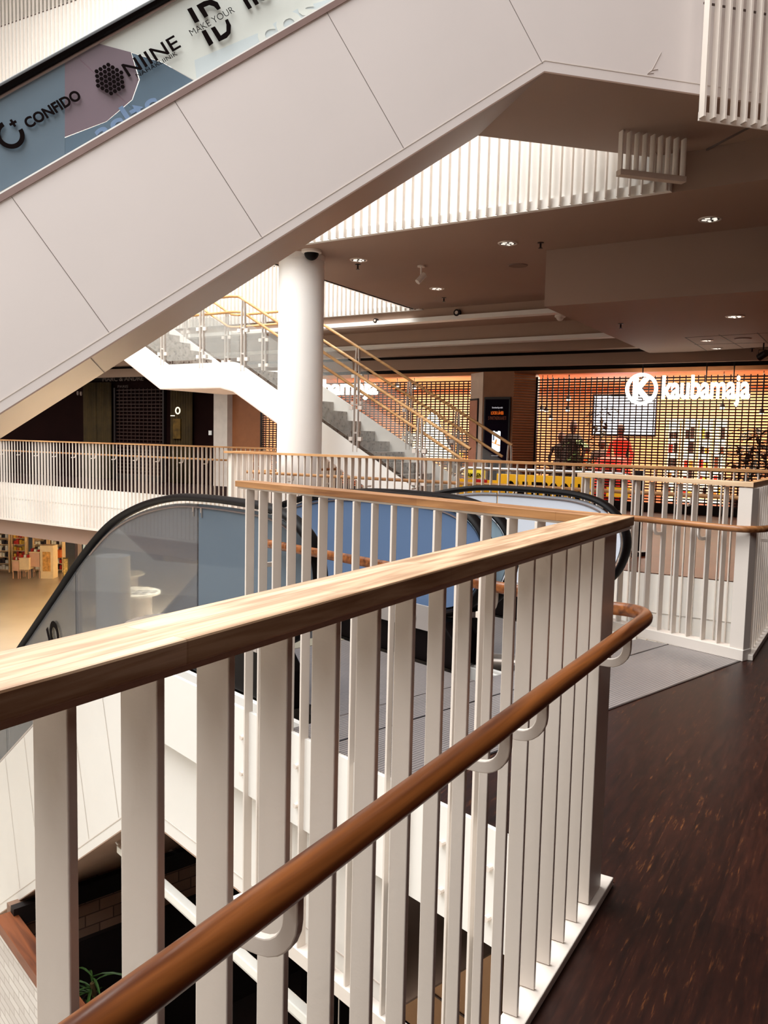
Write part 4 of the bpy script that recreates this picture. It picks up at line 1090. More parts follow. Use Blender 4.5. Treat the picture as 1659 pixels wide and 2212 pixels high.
# pillar between the grilles, with two poster cases
def plan(pts, v=None): return [SH.p(a, b_, 0) for a, b_ in pts]
PB = mat('pillar_beige', (226, 204, 186), 0.6); PBR = mat('pillar_brown', (146, 100, 68), 0.5)
pp = [(7.62, V0 + 0.1), (7.55, V0 - 0.25), (7.10, V0 - 0.62), (6.42, V0 - 0.62), (6.14, V0 - 0.10), (6.14, V0 + 0.1)]
pl = MB().slab(plan(pp), 0, 2.80).build('shop_pillar', PBR, label='angled brown pillar with poster cases between the two roller grilles', cat='pillar')
MB().slab(plan([(7.56, V0 - 0.26), (7.11, V0 - 0.63), (7.09, V0 - 0.60), (7.54, V0 - 0.22)]), 0, 2.8).build('pillar_face', PB, pl)
ribs = MB()
for k in range(50):
    z = 0.03 + k * 0.0555
    a = SH.p(6.42, V0 - 0.62, z); b_ = SH.p(6.14, V0 - 0.10, z); ribs.tube([a, b_], 0.014, seg=6)
ribs.build('ribbed_face', mat('ribbed_copper', (190, 112, 60), 0.5), pl)
v = V0 - 0.64
t = thing('poster_case', 'dark tall poster case showing a phone and orange capitals, on the pillar front', 'poster', SH.p(6.75, v, 0.45))
MB().box(SH, 6.47, 7.06, v - 0.02, v + 0.02, 0.30, 2.27).build('case_frame', mat('case_frame_dark', (20, 12, 18), 0.4), t)
MB().box(SH, 6.50, 7.03, v - 0.024, v - 0.018, 0.34, 2.22).build('poster_sheet', mat('poster_navy', (20, 10, 26), 0.7, var=0.2, nscale=1.0, spec=0.05), t)
xd = -SH.u; yd = Vector((0, 0, 1)); vz = v - 0.027
OR = mat('poster_orange', (244, 120, 32), 0.5, emit=(244, 110, 20), estr=0.5); ORD = mat('poster_dim_orange', (150, 84, 50), 0.5)
text('Partnerkaardi \u00e4pp esitleb:', SH.p(6.87, vz, 2.02), xd, yd, w=0.24, h=0.045, depth=0.002, material=mat('poster_white', (236, 236, 240), 0.5, emit=(230, 230, 240), estr=0.4), parent=t)
text('LOOSI L\u00c4HEB', SH.p(6.89, vz, 1.90), xd, yd, w=0.28, h=0.085, depth=0.002, material=OR, parent=t, bold=0.01)
text('5 PARTNERKAARTI', SH.p(6.95, vz, 1.79), xd, yd, w=0.40, h=0.075, depth=0.002, material=ORD, parent=t)
def rrect(u0, u1, z0, z1, r, vv, material, name, parent, th=0.003):
    P = []
    for cx, cz, a0 in ((u1 - r, z1 - r, 0), (u0 + r, z1 - r, 90), (u0 + r, z0 + r, 180), (u1 - r, z0 + r, 270)):
        for k in range(5):
            a = radians(a0 + 22.5 * k); P.append((cx + r * cos(a), cz + r * sin(a)))
    return MB().side(SH, P, vv, vv + th).build(name, material, parent)
rrect(6.66, 6.85, 1.12, 1.56, 0.03, vz, mat('phone_white', (240, 242, 246), 0.4, emit=(226, 234, 246), estr=0.9), 'printed_phone', t)
rrect(6.72, 6.79, 1.54, 1.56, 0.008, vz - 0.002, DARKM, 'printed_notch', t)
MB().side(SH, [(6.845, 1.31), (6.665, 1.24), (6.665, 1.27), (6.75, 1.285), (6.735, 1.38), (6.76, 1.385), (6.79, 1.30), (6.845, 1.335)], vz - 0.002, vz).build('printed_graphic', mat('poster_amber', (240, 168, 70), 0.5, emit=(240, 160, 60), estr=0.5), t)
MB().side(SH, [(6.83, 1.36), (6.80, 1.36), (6.80, 1.52), (6.83, 1.52)], vz - 0.002, vz).build('printed_graphic', mat('poster_sky', (160, 190, 226), 0.5), t)
text('www', SH.p(6.86, vz, 1.03), xd, yd, w=0.17, h=0.012, depth=0.002, material=mat('poster_white', (236, 236, 240), 0.5), parent=t, bold=0.03, name='fine_print')
tl = Vector((SH.p(7.11, V0 - 0.63, 0) - SH.p(7.56, V0 - 0.26, 0))).normalized()
ang = math.degrees(math.atan2(tl.x, tl.y)); pf = Fr(ang, *SH.p(7.56, V0 - 0.26, 0)[:2])
t = thing('poster_case', 'narrow coppery poster case on the angled left face of the pillar', 'poster', pf.p(0.2, 0.03, 0.45))
MB().box(pf, 0.03, 0.42, 0.0, 0.03, 0.4, 2.25).build('case_frame', mat('case_frame_dark', (20, 12, 18), 0.4), t)
MB().box(pf, 0.05, 0.40, 0.03, 0.034, 0.44, 2.21).build('poster_sheet', mat('poster_copper', (206, 146, 120), 0.35, var=0.12, nscale=5), t)

# ============================================================ BOUTIQUE ON THE LEFT
OL = mat('olive_curtain', (62, 46, 18), 0.9, var=0.3, nscale=3)
def curtain(px0, px1, dv, label):
    ua, _ = onS(px0, 900, dv); ub, _ = onS(px1, 900, dv); n = 40; P = []
    for k in range(n + 1):
        u = ua + (ub - ua) * k / n; vv = V0 + dv + 0.035 * sin(k * 1.3)
        P += [SH.p(u, vv, 0.02), SH.p(u, vv, 2.8)]
    mb = MB().add(P, [(2 * k, 2 * k + 1, 2 * k + 3, 2 * k + 2) for k in range(n)]); o = mb.build('curtain', OL, label=label, cat='curtain', smooth=True)
    o.modifiers.new('solid', 'SOLIDIFY').thickness = 0.01
curtain(180, 208, -0.15, 'olive brown curtain left of the boutique grille, outer half')
curtain(210, 239, -0.15, 'olive brown curtain left of the boutique grille, inner half')
curtain(368, 414, -0.15, 'olive green curtain right of the boutique grille by the ring lamp')
ua, _ = onS(250, 900, -0.06); ub, _ = onS(355, 900, -0.06)
GRD = mat('boutique_grille', (52, 28, 22), 0.5, metal=0.3)
grille('dark roller grille of the closed boutique on the left', ub, ua, 2.62, V0 - 0.06, 0.16, 0.10, m_=GRD)
t = thing('shop_sign', 'faint grey boutique name lettering above the dark grille', 'sign', SH.p(18.6, V0 - 0.1, 2.8))
DIMG = mat('dim_letters', (110, 92, 84), 0.5)
ua, za = onS(222, 824, -0.12); ub, zb = onS(310, 824, -0.12)
text('MARC & ANDRE', SH.p(ua, V0 - 0.12, za), -SH.u, yd, w=abs(ua - ub), h=0.135, depth=0.02, material=DIMG, parent=t)
text('PARIS', SH.p(ua - 0.62, V0 - 0.12, za - 0.19), -SH.u, yd, w=0.42, h=0.07, depth=0.02, material=mat('dimmer_letters', (70, 52, 46), 0.5), parent=t)
u, z = onS(384, 887, -0.3); c = SH.p(u, V0 - 0.3, z)
pth = [c + SH.u * (0.075 * cos(2 * pi * k / 24)) + Vector((0, 0, 0.085 * sin(2 * pi * k / 24))) for k in range(25)]
MB().tube(pth, 0.018, seg=8, up=SH.v, cap=False).build('ring_lamp', mat('ring_glow', (230, 222, 200), 0.5, emit=(240, 230, 205), estr=0.9), label='small glowing ring lamp in the dark boutique window', cat='lamp')
u, z = onS(373, 898, -0.3); MB().box(SH, u - 0.06, u + 0.08, V0 - 0.3, V0 - 0.28, z - 0.01, z + 0.01).build('strip_lamp', mat('strip_glow', (250, 240, 215), 0.5, emit=(250, 236, 200), estr=1.2), label='tiny light strip below left of the ring lamp', cat='lamp')
MB().box(SH, u - 0.22, u + 0.05, V0 - 0.24, V0 - 0.18, z - 0.62, z - 0.08).build('gold_display', mat('gold_glimmer', (90, 66, 20), 0.3, metal=0.6, var=0.5), label='dim gilded display panel below the ring lamp', cat='display')
u, z = onS(454, 935, -0.02); MB().box(SH, u - 0.05, u + 0.05, V0 - 0.03, V0 - 0.005, z - 0.06, z + 0.06).build('wall_notice', WH, label='small white notice on the dark wall right of the curtains', cat='sign')
for i, (px, py) in enumerate(((168, 850), (175, 851))):
    u, z = onS(px, py, -0.2); MB().lathe(SH.p(u, V0 - 0.2, z), [(0.02, -0.05), (0.035, 0), (0.03, 0.06), (0.01, 0.07)], 10).build('track_spot', mat('dim_spot', (150, 130, 120), 0.5), label='tiny dim spotlight at the upper left of the boutique', cat='lamp', group='boutique spotlights')

# ============================================================ BARRIERS WITH YELLOW BOARDS
BE = Fr(-62)
bv = (3.93 * BE.v.x + 7.80 * BE.v.y) + 0.0
YEL = mat('sign_yellow', (250, 186, 30), 0.45, var=0.04); YEL2 = mat('sign_lemon', (250, 222, 60), 0.45, var=0.03); GALV = mat('galvanised_tube', (196, 190, 186), 0.3, metal=0.7)
def onB2(px, py, v): return onv(px, py, BE, v)
VB = BE.inv(onz(1150, 1022, 0.97))[1]
uL_, zL_ = onB2(986, 1012, VB); uM_, _ = onB2(1075, 1020, VB); uR_, zR_ = onB2(1372, 1030, VB)
def barrier(label, ua, ub, v):
    t = thing('crowd_barrier', label, 'barrier', BE.p((ua + ub) / 2, v, 0))
    lo_, hi = min(ua, ub), max(ua, ub); r = 0.16; H = 1.0
    pts = [BE.p(lo_, v, 0.16), BE.p(lo_, v, H - r)]
    for k in range(1, 7): a = pi - pi / 2 * k / 6; pts.append(BE.p(lo_ + r + r * cos(a), v, H - r + r * sin(a)))
    for k in range(0, 7): a = pi / 2 - pi / 2 * k / 6; pts.append(BE.p(hi - r + r * cos(a), v, H - r + r * sin(a)))
    pts += [BE.p(hi, v, 0.16), BE.p(lo_, v, 0.16)]
    MB().tube(pts, 0.021, seg=10, up=BE.v).build('tube_frame', GALV, t, smooth=True)
    n = int((hi - lo_) / 0.13)
    for k in range(1, n): MB().tube([BE.p(lo_ + (hi - lo_) * k / n, v, 0.16), BE.p(lo_ + (hi - lo_) * k / n, v, H)], 0.008, seg=6).build('upright', GALV, t)
    for u in (lo_ + 0.25, hi - 0.25): MB().tube([BE.p(u, v - 0.3, 0.012), BE.p(u, v - 0.1, 0.10), BE.p(u, v + 0.1, 0.10), BE.p(u, v + 0.3, 0.012)], 0.014, seg=8).build('foot', GALV, t)
    return t
b1 = barrier('galvanised crowd barrier with yellow boards standing behind the long railing', uL_, uR_, VB)
def bboard(px0, py0, px1, py1, dv, material, parent=b1, name='board'):
    ua, za = onB2(px0, py0, VB + dv); ub, zb = onB2(px1, py1, VB + dv)
    return MB().box(BE, min(ua, ub), max(ua, ub), VB + dv - 0.004, VB + dv, min(za, zb), max(za, zb)).build(name, material, parent)
bboard(991, 1034, 1075, 1075, -0.03, YEL); bboard(1003, 1014, 1048, 1034, -0.032, YEL2)
bboard(1024, 1035, 1052, 1048, -0.036, mat('sign_dark_red', (190, 20, 20), 0.5))
bboard(1278, 1052, 1310, 1068, -0.03, mat('sign_dark_red', (190, 20, 20), 0.5)); bboard(1310, 1052, 1360, 1075, -0.03, YEL)
ua, za = onB2(1005, 1030, VB - 0.045); ub, _ = onB2(1046, 1030, VB - 0.045)
text('RAMIRENT', BE.p(ua, VB - 0.045, za), -BE.u, yd, w=abs(ua - ub), h=0.05, depth=0.002, material=RUBLACK, parent=b1, bold=0.02)
MB().box(BE, *sorted((onB2(1280, 1030, VB)[0], onB2(1076, 1030, VB)[0])), VB - 0.05, VB - 0.04, 0.45, onB2(1150, 1026, VB)[1]).build('board', YEL, b1, bevel=0.003)
ua, za = onB2(1092, 1037, VB - 0.056); ub, zb = onB2(1253, 1046, VB - 0.056)
text('OHUTSOON', BE.p(ua, VB - 0.056, (za + zb) / 2 - 0.24), -BE.u, yd, w=abs(ua - ub), h=0.24, depth=0.003, material=RUBLACK, parent=b1, bold=0.03)
# tall dark stanchion beside the barrier
c = onz(1372, 1200, 0.0)
t = thing('dark_stand', 'narrow dark upright stand just behind the right railing near the barrier', 'stand', c)
MB().box(Fr(-30, c.x, c.y), -0.06, 0.06, -0.02, 0.02, 0.06, 1.02).build('panel', DARKM, t, bevel=0.006)
MB().box(Fr(-30, c.x, c.y), -0.09, 0.09, -0.15, 0.15, 0.0, 0.05).build('base', DARKM, t, bevel=0.006)

# ============================================================ CEILING FITTINGS
SPK = mat('glint_glow', (250, 246, 238), 0.15, metal=0.6, emit=(255, 246, 232), estr=0.8); RING = mat('lamp_ring', (214, 200, 188), 0.35, metal=0.2)  # glow on the facets paints glints; the lamps themselves are off
def downlight(px, py, z, label, r=0.13):
    c = onz(px, py, z)
    t = thing('downlight', label, 'lamp', c)
    MB().lathe(c + Vector((0, 0, -0.012)), [(r * 0.86, 0.012), (r * 0.86, 0.0), (r, 0.0), (r * 1.06, 0.012)], 28).build('trim_ring', RING, t, smooth=True)
    MB().lathe(c + Vector((0, 0, -0.008)), [(r * 0.84, 0.004), (r * 0.84, 0.007)], 28).build('dark_well', DARKM, t)
    for k in range(5):
        a = k * 1.3; q = c + Vector((cos(a) * r * 0.5, sin(a) * r * 0.5, -0.014))
        MB().box(Fr(k * 40, q.x, q.y), -r * 0.22, r * 0.22, -r * 0.10, r * 0.10, q.z, q.z + 0.008).build('glint_facet', SPK, t)
for i, (px, py, z) in enumerate(((1097, 525, CZ), (775, 561, CZ), (944, 623, CZ), (1534, 473, CZ), (1588, 683, 3.10), (1527, 735, 3.10), (1549, 752, 3.10))):
    downlight(px, py, z, ['recessed downlight in the middle of the ceiling', 'recessed downlight closest to the round column', 'recessed downlight farthest back in the upper ceiling', 'recessed downlight at the upper right above the bulkhead', 'bright rimmed downlight in the lowered ceiling on the right', 'upper one of two small downlights in the panelled ceiling', 'lower one of two small downlights in the panelled ceiling'][i], 0.12 if i < 5 else 0.10)
def sprinkler(px, py, z, label):
    c = onz(px, py, z); t = thing('sprinkler', label, 'sprinkler', c - Vector((0, 0, 0.07)))
    MB().lathe(c, [(0.012, -0.06), (0.012, -0.01), (0.04, -0.008), (0.04, 0.0)], 12).build('body', DARKM, t)
    MB().lathe(c, [(0.006, -0.075), (0.028, -0.073), (0.028, -0.068), (0.006, -0.06)], 12).build('deflector', DARKM, t)
for px, py, z, lb in ((1168, 524, CZ, 'right of the middle downlight'), (773, 571, CZ, 'just below the downlight near the column'), (959, 643, CZ, 'below the farthest downlight'), (1341, 699, 3.10, 'left part of the lowered ceiling'), (1625, 752, 3.10, 'right of the two small downlights')):
    sprinkler(px, py, z, 'small dark ceiling sprinkler, ' + lb)
c = onz(1119, 573, CZ); MB().lathe(c, [(0.13, -0.012), (0.14, 0.0)], 30).build('ceiling_speaker', mat('speaker_grey', (120, 96, 84), 0.7), label='round flush grey ceiling speaker behind the middle downlight', cat='speaker')
c = onz(1605, 731, 3.10); MB().lathe(c, [(0.12, -0.015), (0.14, 0.0)], 30).build('ceiling_speaker', mat('speaker_pink', (150, 118, 108), 0.6), label='round flush ceiling speaker in the panelled low ceiling', cat='speaker')
def dome(c, label, r=0.085, dark=True, flat=True):
    t = thing('dome_camera', label, 'camera', c - Vector((0, 0, r * 1.2)))
    if flat: MB().lathe(c, [(r * 1.2, -0.04), (r * 1.35, -0.03), (r * 1.35, 0.0)], 26).build('mount', WHITE2, t, smooth=True)
    MB().lathe(c + Vector((0, 0, -0.03)), [(0.002, -r)] + [(r * sin(radians(a)), -r * cos(radians(a))) for a in range(15, 91, 15)], 26).build('dome', BLACK if dark else WHITE2, t, smooth=True)
dome(onz(673, 541, CZ) , 'dark dome camera on a white mount above the round column', 0.10)
dome(onz(1210, 681, 3.58) , 'pale dome detector at the end of the first beam', 0.07, dark=False)
for px, py, lb, rr in ((813, 693, 'small dark round camera on the fascia beam near the column', 0.045), (989, 676, 'larger dark round camera on the fascia beam', 0.065), (437, 691, 'small dark round camera on the fascia left of the column', 0.05)):
    u, z = onv(px, py, E, 13.86); c = E.p(u, 13.86, z); t = thing('fascia_camera', lb, 'camera', c)
    MB().tube([c + E.v * 0.02, c - E.v * 0.05], rr, seg=20).build('housing', DARKM, t, smooth=True)
    MB().tube([c - E.v * 0.05, c - E.v * 0.06], rr * 0.5, seg=14).build('lens', RING, t, smooth=True)
# small white track spot
c = onz(910, 574, CZ); t = thing('ceiling_spotlight', 'small white swivel spotlight hanging below the ceiling', 'lamp', c)
MB().lathe(c, [(0.055, -0.02), (0.055, 0.0)], 18).build('canopy', WHITE2, t)
MB().tube([c, c - Vector((0, 0, 0.14))], 0.014, seg=8).build('arm', WHITE2, t)
MB().tube([c - Vector((-0.05, 0.0, 0.12)), c - Vector((0.05, 0.04, 0.24))], 0.042, seg=16).build('head', WHITE2, t, smooth=True)
# black stage spotlight at the right edge
c = onz(1650, 741, 3.10); t = thing('ceiling_spotlight', 'dark round spotlight with yoke at the right edge of the low ceiling', 'lamp', c)
MB().tube([c, c - Vector((0, 0, 0.12))], 0.012, seg=8).build('arm', DARKM, t)
MB().tube([c - Vector((0.08, 0, 0.22)), c - Vector((0.08, 0, 0.12)), c - Vector((-0.08, 0, 0.12)), c - Vector((-0.08, 0, 0.22))], 0.008, seg=6).build('yoke', DARKM, t)
MB().tube([c - Vector((-0.03, 0.06, 0.17)), c - Vector((0.04, -0.06, 0.24))], 0.065, seg=18).build('head', DARKM, t, smooth=True)

# ============================================================ LOWER FLOOR: PHARMACY
mb = MB().box(E, 1.0, 26, 13.3, 34, -1.42, -1.36); struct('ceiling', mb, mat('pharmacy_ceiling', (250, 236, 210), 0.7))
mb = MB().box(E, -2, 30, 27.0, 27.2, -4.6, -1.36); struct('wall_pharmacy', mb, mat('pharmacy_wall', (250, 230, 196), 0.7))
for u_ in (8.0, 15.5):
    c = E.p(u_, 20.5, -1.5); area('pharmacy_light', c, c - Vector((0, 0, 1)), 6.5, 10.0, 5200, (1.0, 0.90, 0.72), spread=110).rotation_euler = (0, 0, -E.deg * pi / 180)
PF = Fr(-88)   # shelving faces back towards the hall
PFC = [mat('pack_red', (206, 44, 30), 0.5), mat('pack_orange', (230, 136, 52), 0.5), mat('pack_yellow', (240, 196, 70), 0.5), mat('pack_white', (250, 248, 240), 0.5), mat('pack_dark', (50, 28, 24), 0.5)]
def at_low(px, py, z=-4.6): return onz(px, py, z)
SHW = mat('shelf_cream', (244, 214, 176), 0.6)
for i, (pa, pb, dz, cols, lab) in enumerate(((-14, 22, 0, [PFC[3], PFC[3], PFC[4]], 'white pharmacy shelf unit with pale packs at the left edge of the view'),
      (25, 57, 0, [PFC[0], PFC[2], PFC[1]], 'pharmacy shelf unit full of red and yellow packs'),
      (71, 104, 0, [PFC[3], PFC[4], PFC[3]], 'dark edged pharmacy shelf unit with pale packs'),
      (106, 137, 0, [PFC[3], PFC[0], PFC[4]], 'dark edged pharmacy shelf unit with white and red packs, right of another'))):
    a = at_low(pa, 1236); b_ = at_low(pb, 1236)
    b_ = Vector((b_.x, a.y, a.z))
    fr = Fr(-90, a.x, a.y); w_ = abs(b_.x - a.x)
    # heading -90: u runs to the left, v runs away from the viewer
    shelf_unit(fr, -w_ / 2, 0, w_ * 0.96, 2.35, 8, lab, z0=-4.6, items=4, seed=30 + i, glow=False, iname='medicine_box', igroup='medicine boxes on shelf unit %s' % ('one', 'two', 'three', 'four')[i], cols=cols, nm='pharmacy_shelf', ilabel='small medicine box on the %s pharmacy shelf unit from the left' % ('first', 'second', 'third', 'fourth')[i])
PINK = mat('pink_counter', (226, 182, 160), 0.6); CREAM = mat('cream_counter', (250, 226, 188), 0.5)
def table(px0, px1, py, h, top, label, material):
    a = at_low(px0, py); b_ = at_low(px1, py); b_ = Vector((b_.x, a.y, a.z)); fr = Fr(-90, (a.x + b_.x) / 2, a.y); w_ = abs(b_.x - a.x)
    t = thing('display_table', label, 'table', (fr.o.x, fr.o.y, -4.6))
    MB().box(fr, -w_ / 2, w_ / 2, 0, 0.5, -4.6 + h * 0.45, -4.6 + h).build('cabinet', material, t)
    MB().box(fr, -w_ / 2 - 0.02, w_ / 2 + 0.02, -0.02, 0.52, -4.6 + h, -4.6 + h + 0.03).build('table_top', CREAM, t)
    for x in (-w_ / 2 + 0.02, w_ / 2 - 0.02):
        for y in (0.02, 0.48): MB().box(fr, x - 0.012, x + 0.012, y - 0.012, y + 0.012, -4.6, -4.6 + h * 0.45).build('leg', PINK, t)
    return fr, w_, h
rb = random.Random(5)
for (a_, b2_, py, h, lab, m_) in ((27, 41, 1250, 0.72, 'small pink display table with red packs, leftmost on the pharmacy floor', PINK), (42, 64, 1250, 0.82, 'wider pale display table in the pharmacy next to the leftmost pink one', CREAM), (64, 87, 1249, 1.05, 'tallest pink display counter in the pharmacy', PINK)):
    fr, w_, h = table(a_, b2_, py, h, None, lab, m_)
    for k in range(3):
        x = -w_ / 2 + w_ * (k + 0.3) / 3
        MB().box(fr, x, x + w_ * 0.2, 0.1, 0.3, -4.6 + h + 0.031, -4.6 + h + 0.10 + 0.05 * rb.random()).build('medicine_box', PFC[k % 2 * 3], label='small box standing on a pharmacy display table', cat='box', group='boxes on the pharmacy display tables')
a = at_low(101, 1250); fr = Fr(-90, a.x, a.y)
t = thing('display_cabinet', 'cream display cabinet with orange goods near the pharmacy entrance', 'cabinet', (a.x, a.y, -4.6))
MB().box(fr, -0.26, 0.26, 0, 0.5, -4.6, -3.25).build('body', CREAM, t)
MB().box(fr, -0.16, 0.16, -0.01, 0.0, -4.3, -3.5).build('goods_panel', mat('orange_goods', (240, 170, 96), 0.6, var=0.4, nscale=9), t)
a = at_low(122, 1238); fr = Fr(-90, a.x, a.y)
MB().box(fr, -0.16, 0.16, 0, 0.3, -3.95, -3.62).build('orange_chest', mat('orange_drawer', (226, 116, 50), 0.5), label='orange drawer unit below the fourth pharmacy shelf', cat='drawer unit')
a = at_low(142, 1262); fr = Fr(-90, a.x, a.y)
t = thing('notice_stand', 'slim framed notice stand at the pharmacy entrance', 'stand', (a.x, a.y, -4.6))
MB().box(fr, -0.10, 0.10, 0, 0.03, -4.35, -3.55).build('frame', mat('olive_frame', (96, 82, 44), 0.5), t)
MB().box(fr, -0.08, 0.08, -0.006, 0, -4.3, -3.6).build('notice_sheet', mat('notice_tan', (206, 176, 110), 0.6, var=0.4, nscale=14), t)
MB().box(fr, -0.01, 0.01, 0, 0.03, -4.6, -4.35).build('leg', DARKM, t)
MB().box(fr, -0.09, 0.09, -0.02, 0.05, -4.6, -4.58).build('foot', DARKM, t)
c = onv(169, 1190, E, 13.6); p = E.p(c[0], 13.6, 0); MB().box(Fr(-57, p.x, p.y), -0.06, 0.06, -0.06, 0.06, -4.6, -1.42).build('door_post', mat('dark_brown_post', (58, 30, 16), 0.5), label='dark brown post at the right side of the pharmacy front', cat='post')
u, z = onv(191, 1181, E, 13.7); p = E.p(u, 13.7, 0)
t = thing('hanging_sign', 'small pale blue hanging sign with a dark arc beside the pharmacy post', 'sign', (p.x, p.y, z))
fr = Fr(-90, p.x, p.y)
MB().box(fr, -0.14, 0.14, 0, 0.02, z - 0.25, z + 0.14).build('sign_board', mat('pale_blue_sign', (176, 196, 206), 0.5), t)
MB().tube([fr.p(0.06 * cos(a_) + 0.0, -0.004, z + 0.02 + 0.06 * sin(a_)) for a_ in [k * pi / 8 for k in range(-2, 9)]], 0.012, seg=6, up=fr.v).build('dark_arc', RUBLACK, t)
MB().box(fr, -0.005, 0.005, 0.005, 0.015, z + 0.14, -1.42).build('hanger', DARKM, t)
# round display tables seen through the grey glass
def round_table(px, py, r, label, cards=True, z=-3.65):
    c = onz(px, py, z); c = Vector((c.x, c.y, -4.6)); h = z + 4.6
    t = thing('round_table', label, 'table', c)
    MB().lathe(c, [(r, h - 0.06), (r, h)], 44).build('table_top', WH, t)
    MB().lathe(c, [(r * 0.8, 0), (r * 0.8, 0.1), (r * 0.72, 0.12), (r * 0.72, h - 0.06)], 36).build('drum_base', mat('pale_base', (214, 204, 196), 0.6), t)
    if cards:
        k = 0
        for i in range(-3, 4):
            for j in range(-1, 2):
                x, y = i * r * 0.27, j * r * 0.3 - 0.1
                if x * x + y * y < (r * 0.85) ** 2:
                    MB().box(Fr(12, c.x + x, c.y + y), -0.06, 0.06, -0.085, 0.085, -4.6 + h + 0.001, -4.6 + h + 0.012).build('price_card', mat('grey_card', (110, 104, 108), 0.6), label='small grey card laid on the nearer round white table', cat='card', group='cards on the round white table')
round_table(282, 1278, 0.92, 'round white display table with rows of grey cards on the lower floor')
round_table(262, 1238, 0.80, 'second round white table farther back on the lower floor', cards=False)

# ============================================================ LOWER FLOOR: KIOSK UNDER THE LANDING
KD = mat('kiosk_black', (22, 8, 6), 0.7, var=0.2); KW = wood('kiosk_beam_wood', (84, 40, 18), (140, 76, 38), -41.5, 0.5, nscale=5)  # near-black stands for the unlit kiosk interior
t = thing('kiosk', 'dark kiosk under the escalator with white brick front and brown timber rim', 'kiosk', B.p(5, 3, -4.6))
MB().box(B, 1.2, 6.98, 2.14, 6.0, -4.59, -4.45).build('shade_floor_cover', KD, t)  # black cover over the pale floor, in place of shade
MB().box(B, 3.0, 7.0, 1.98, 2.14, -2.80, -2.70).build('timber_rim', KW, t, bevel=0.004)
MB().box(B, 3.0, 7.0, 2.0, 2.10, -4.6, -2.80).build('brick_front', brick_mat('white_brick', (238, 232, 226), (218, 210, 204), (196, 186, 178), -41.5, 0.24, 0.07), t)
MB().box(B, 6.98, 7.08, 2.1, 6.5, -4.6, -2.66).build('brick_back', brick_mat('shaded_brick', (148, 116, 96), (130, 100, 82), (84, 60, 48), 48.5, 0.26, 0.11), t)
MB().box(B, 6.90, 6.98, 2.1, 6.5, -2.80, -2.64).build('dark_lintel', KD, t)
MB().box(B, 6.93, 6.98, 2.14, 6.0, -4.45, -3.16).build('shade_backdrop', KD, t)  # black sheet before the brick where the wall lies in shade
MB().box(B, 3.2, 6.9, 2.14, 2.7, -4.45, -3.55).build('counter', KD, t)
MB().box(B, 1.2, 6.0, 4.4, 4.6, -4.45, -2.2).build('shade_partition', KD, t)  # added black sheet, darkens the kiosk interior
MB().box(B, 1.2, 1.3, 1.0, 6.0, -4.6, -2.0).build('shade_end_wall', KD, t)  # added black end sheet for the same unlit interior
for i, (uu, zz, s_) in enumerate(((6.05, -3.30, 0.10), (5.75, -3.42, 0.12))):
    MB().box(B, uu, uu + s_, 1.90, 2.0, zz - s_, zz).build('projecting_block', mat('white_block', (240, 236, 230), 0.6), t, bevel=0.004)
# bottles, palm and props on the dark counter
def bottle(px, py, label, col, h=0.30):
    c = onz(px, py, -3.55)
    t = thing('bottle', label, 'bottle', c)
    MB().lathe(c, [(0.036, 0), (0.04, 0.02), (0.04, h * 0.6), (0.014, h * 0.78), (0.014, h)], 16).build('body', col, t, smooth=True)
    MB().lathe(c, [(0.041, h * 0.18), (0.041, h * 0.45)], 16).build('bottle_label', WH, t)
    MB().lathe(c, [(0.017, h * 0.9), (0.017, h + 0.01)], 12).build('cap', DARKM, t)
bottle(186, 2085, 'dark bottle with a pale label on the kiosk counter, left one', mat('bottle_dark', (40, 22, 18), 0.2), 0.32)
bottle(197, 2075, 'slim greenish bottle on the kiosk counter, right one', mat('bottle_green', (70, 70, 40), 0.25), 0.36)
c = onz(200, 2230, -3.55); plant(c, 'small palm in a pot on the kiosk counter', 0.5, 24, LEAF, 0.30, 0.012, 0.4, seed=11, potr=0.07)
c = onz(252, 2260, -3.55); plant(c, 'second small palm on the kiosk counter, right of the other', 0.36, 20, LEAFD, 0.28, 0.012, 0.4, seed=12, potr=0.06)
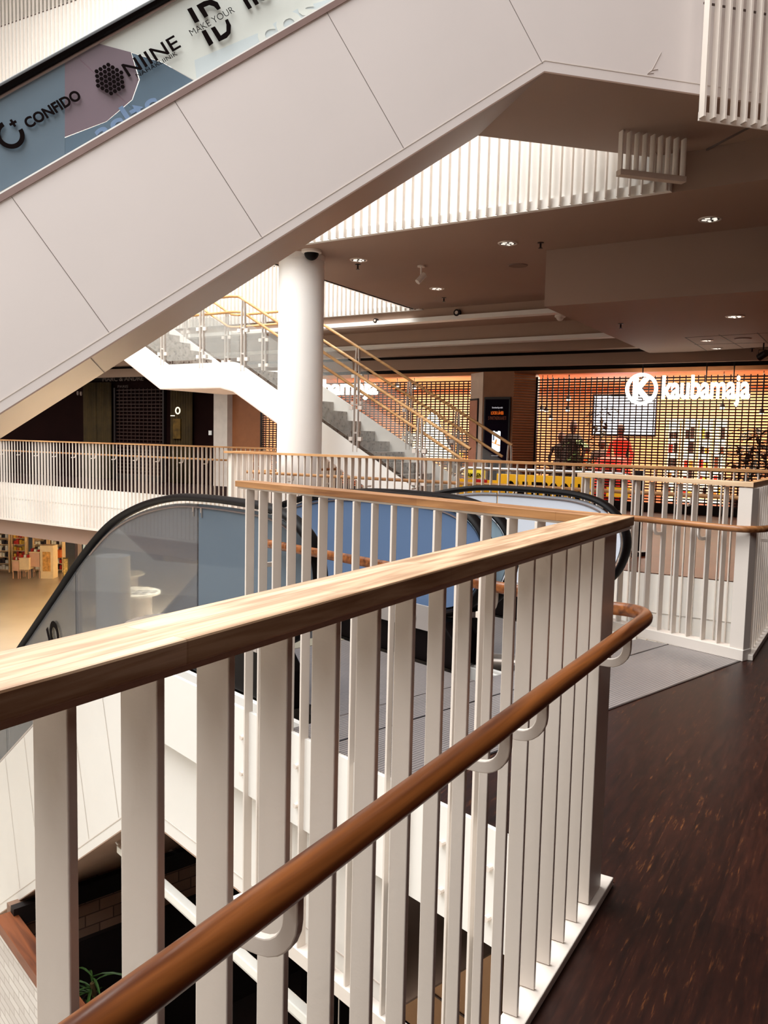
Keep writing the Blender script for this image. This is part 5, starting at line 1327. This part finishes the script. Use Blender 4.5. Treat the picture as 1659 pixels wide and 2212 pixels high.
# fluorescent batten with its cable
t = thing('fluorescent_batten', 'long white fluorescent batten hanging under the landing edge', 'lamp', B.p(4, 2.35, -1.6))
MB().box(B, 2.3, 5.36, 2.32, 2.38, -1.60, -1.545).build('batten_body', mat('batten_white', (250, 248, 240), 0.4), t, bevel=0.006)
MB().tube([B.p(2.4, 2.35, -1.62), B.p(5.3, 2.35, -1.62)], 0.014, seg=10).build('tube', WH, t, smooth=True)
MB().tube([B.p(5.36, 2.35, -1.57), B.p(5.42, 2.33, -1.53), B.p(5.58, 2.28, -1.48), B.p(5.72, 2.22, -1.50), B.p(5.75, 2.2, -1.60)], 0.008, seg=8).build('cable', WH, t, smooth=True)
for uu in (2.9, 4.2): MB().tube([B.p(uu, 2.35, -1.55), B.p(uu, 2.35, -1.03)], 0.004, seg=6).build('hanger_wire', STEEL, t)
# ducts and boxes under the landing
BEI = mat('beige_duct_board', (196, 152, 112), 0.6); SIL = mat('silver_duct', (170, 160, 152), 0.28, metal=0.75)
t = thing('duct_box', 'beige boxed duct below the landing edge, seen between the bars', 'duct', B.p(3.1, 3.3, -2.2))
MB().box(B, 2.7, 3.75, 3.25, 4.2, -2.15, -1.25).build('box', BEI, t, bevel=0.004)
MB().box(B, 2.69, 3.76, 3.24, 3.26, -1.86, -1.85).build('seam', JOINT, t)
def elbow(px, py, z, r, label, ang):
    c = onz(px, py, z); f = Fr(ang, c.x, c.y)
    t = thing('elbow_duct', label, 'duct', c)
    path = [f.p(0, 0, 0.30), f.p(0, 0, 0.12)] + [f.p(0.14 * (1 - cos(radians(a))), 0, 0.12 - 0.14 * sin(radians(a))) for a in (22, 45, 67, 90)] + [f.p(0.32, 0, -0.02)]
    MB().tube(path, r, seg=18, up=f.v).build('bend', SIL, t, smooth=True)
    MB().tube([f.p(0, 0, 0.27), f.p(0, 0, 0.31)], r * 1.1, seg=18).build('collar', STEEL, t)
    MB().tube([f.p(0.29, 0, -0.02), f.p(0.33, 0, -0.02)], r * 1.1, seg=18).build('collar', STEEL, t)
elbow(884, 2090, -2.1, 0.055, 'silver elbow duct in front of the beige duct box', 60)
elbow(985, 2190, -2.3, 0.06, 'silver elbow duct below the white boards', 100)
c = onz(990, 2110, -2.05); MB().box(Fr(20, c.x, c.y), -0.22, 0.16, -0.14, 0.14, -2.07, -2.04).build('white_board', mat('board_white', (250, 248, 240), 0.5), label='white board lying below the landing beside the ducts', cat='board')
c = onz(1065, 2170, -2.2); MB().box(Fr(20, c.x, c.y), -0.2, 0.2, -0.10, 0.10, -2.22, -2.19).build('white_board', mat('board_white', (250, 248, 240), 0.5), label='second white board below the landing, nearer the corner', cat='board')
#@@END
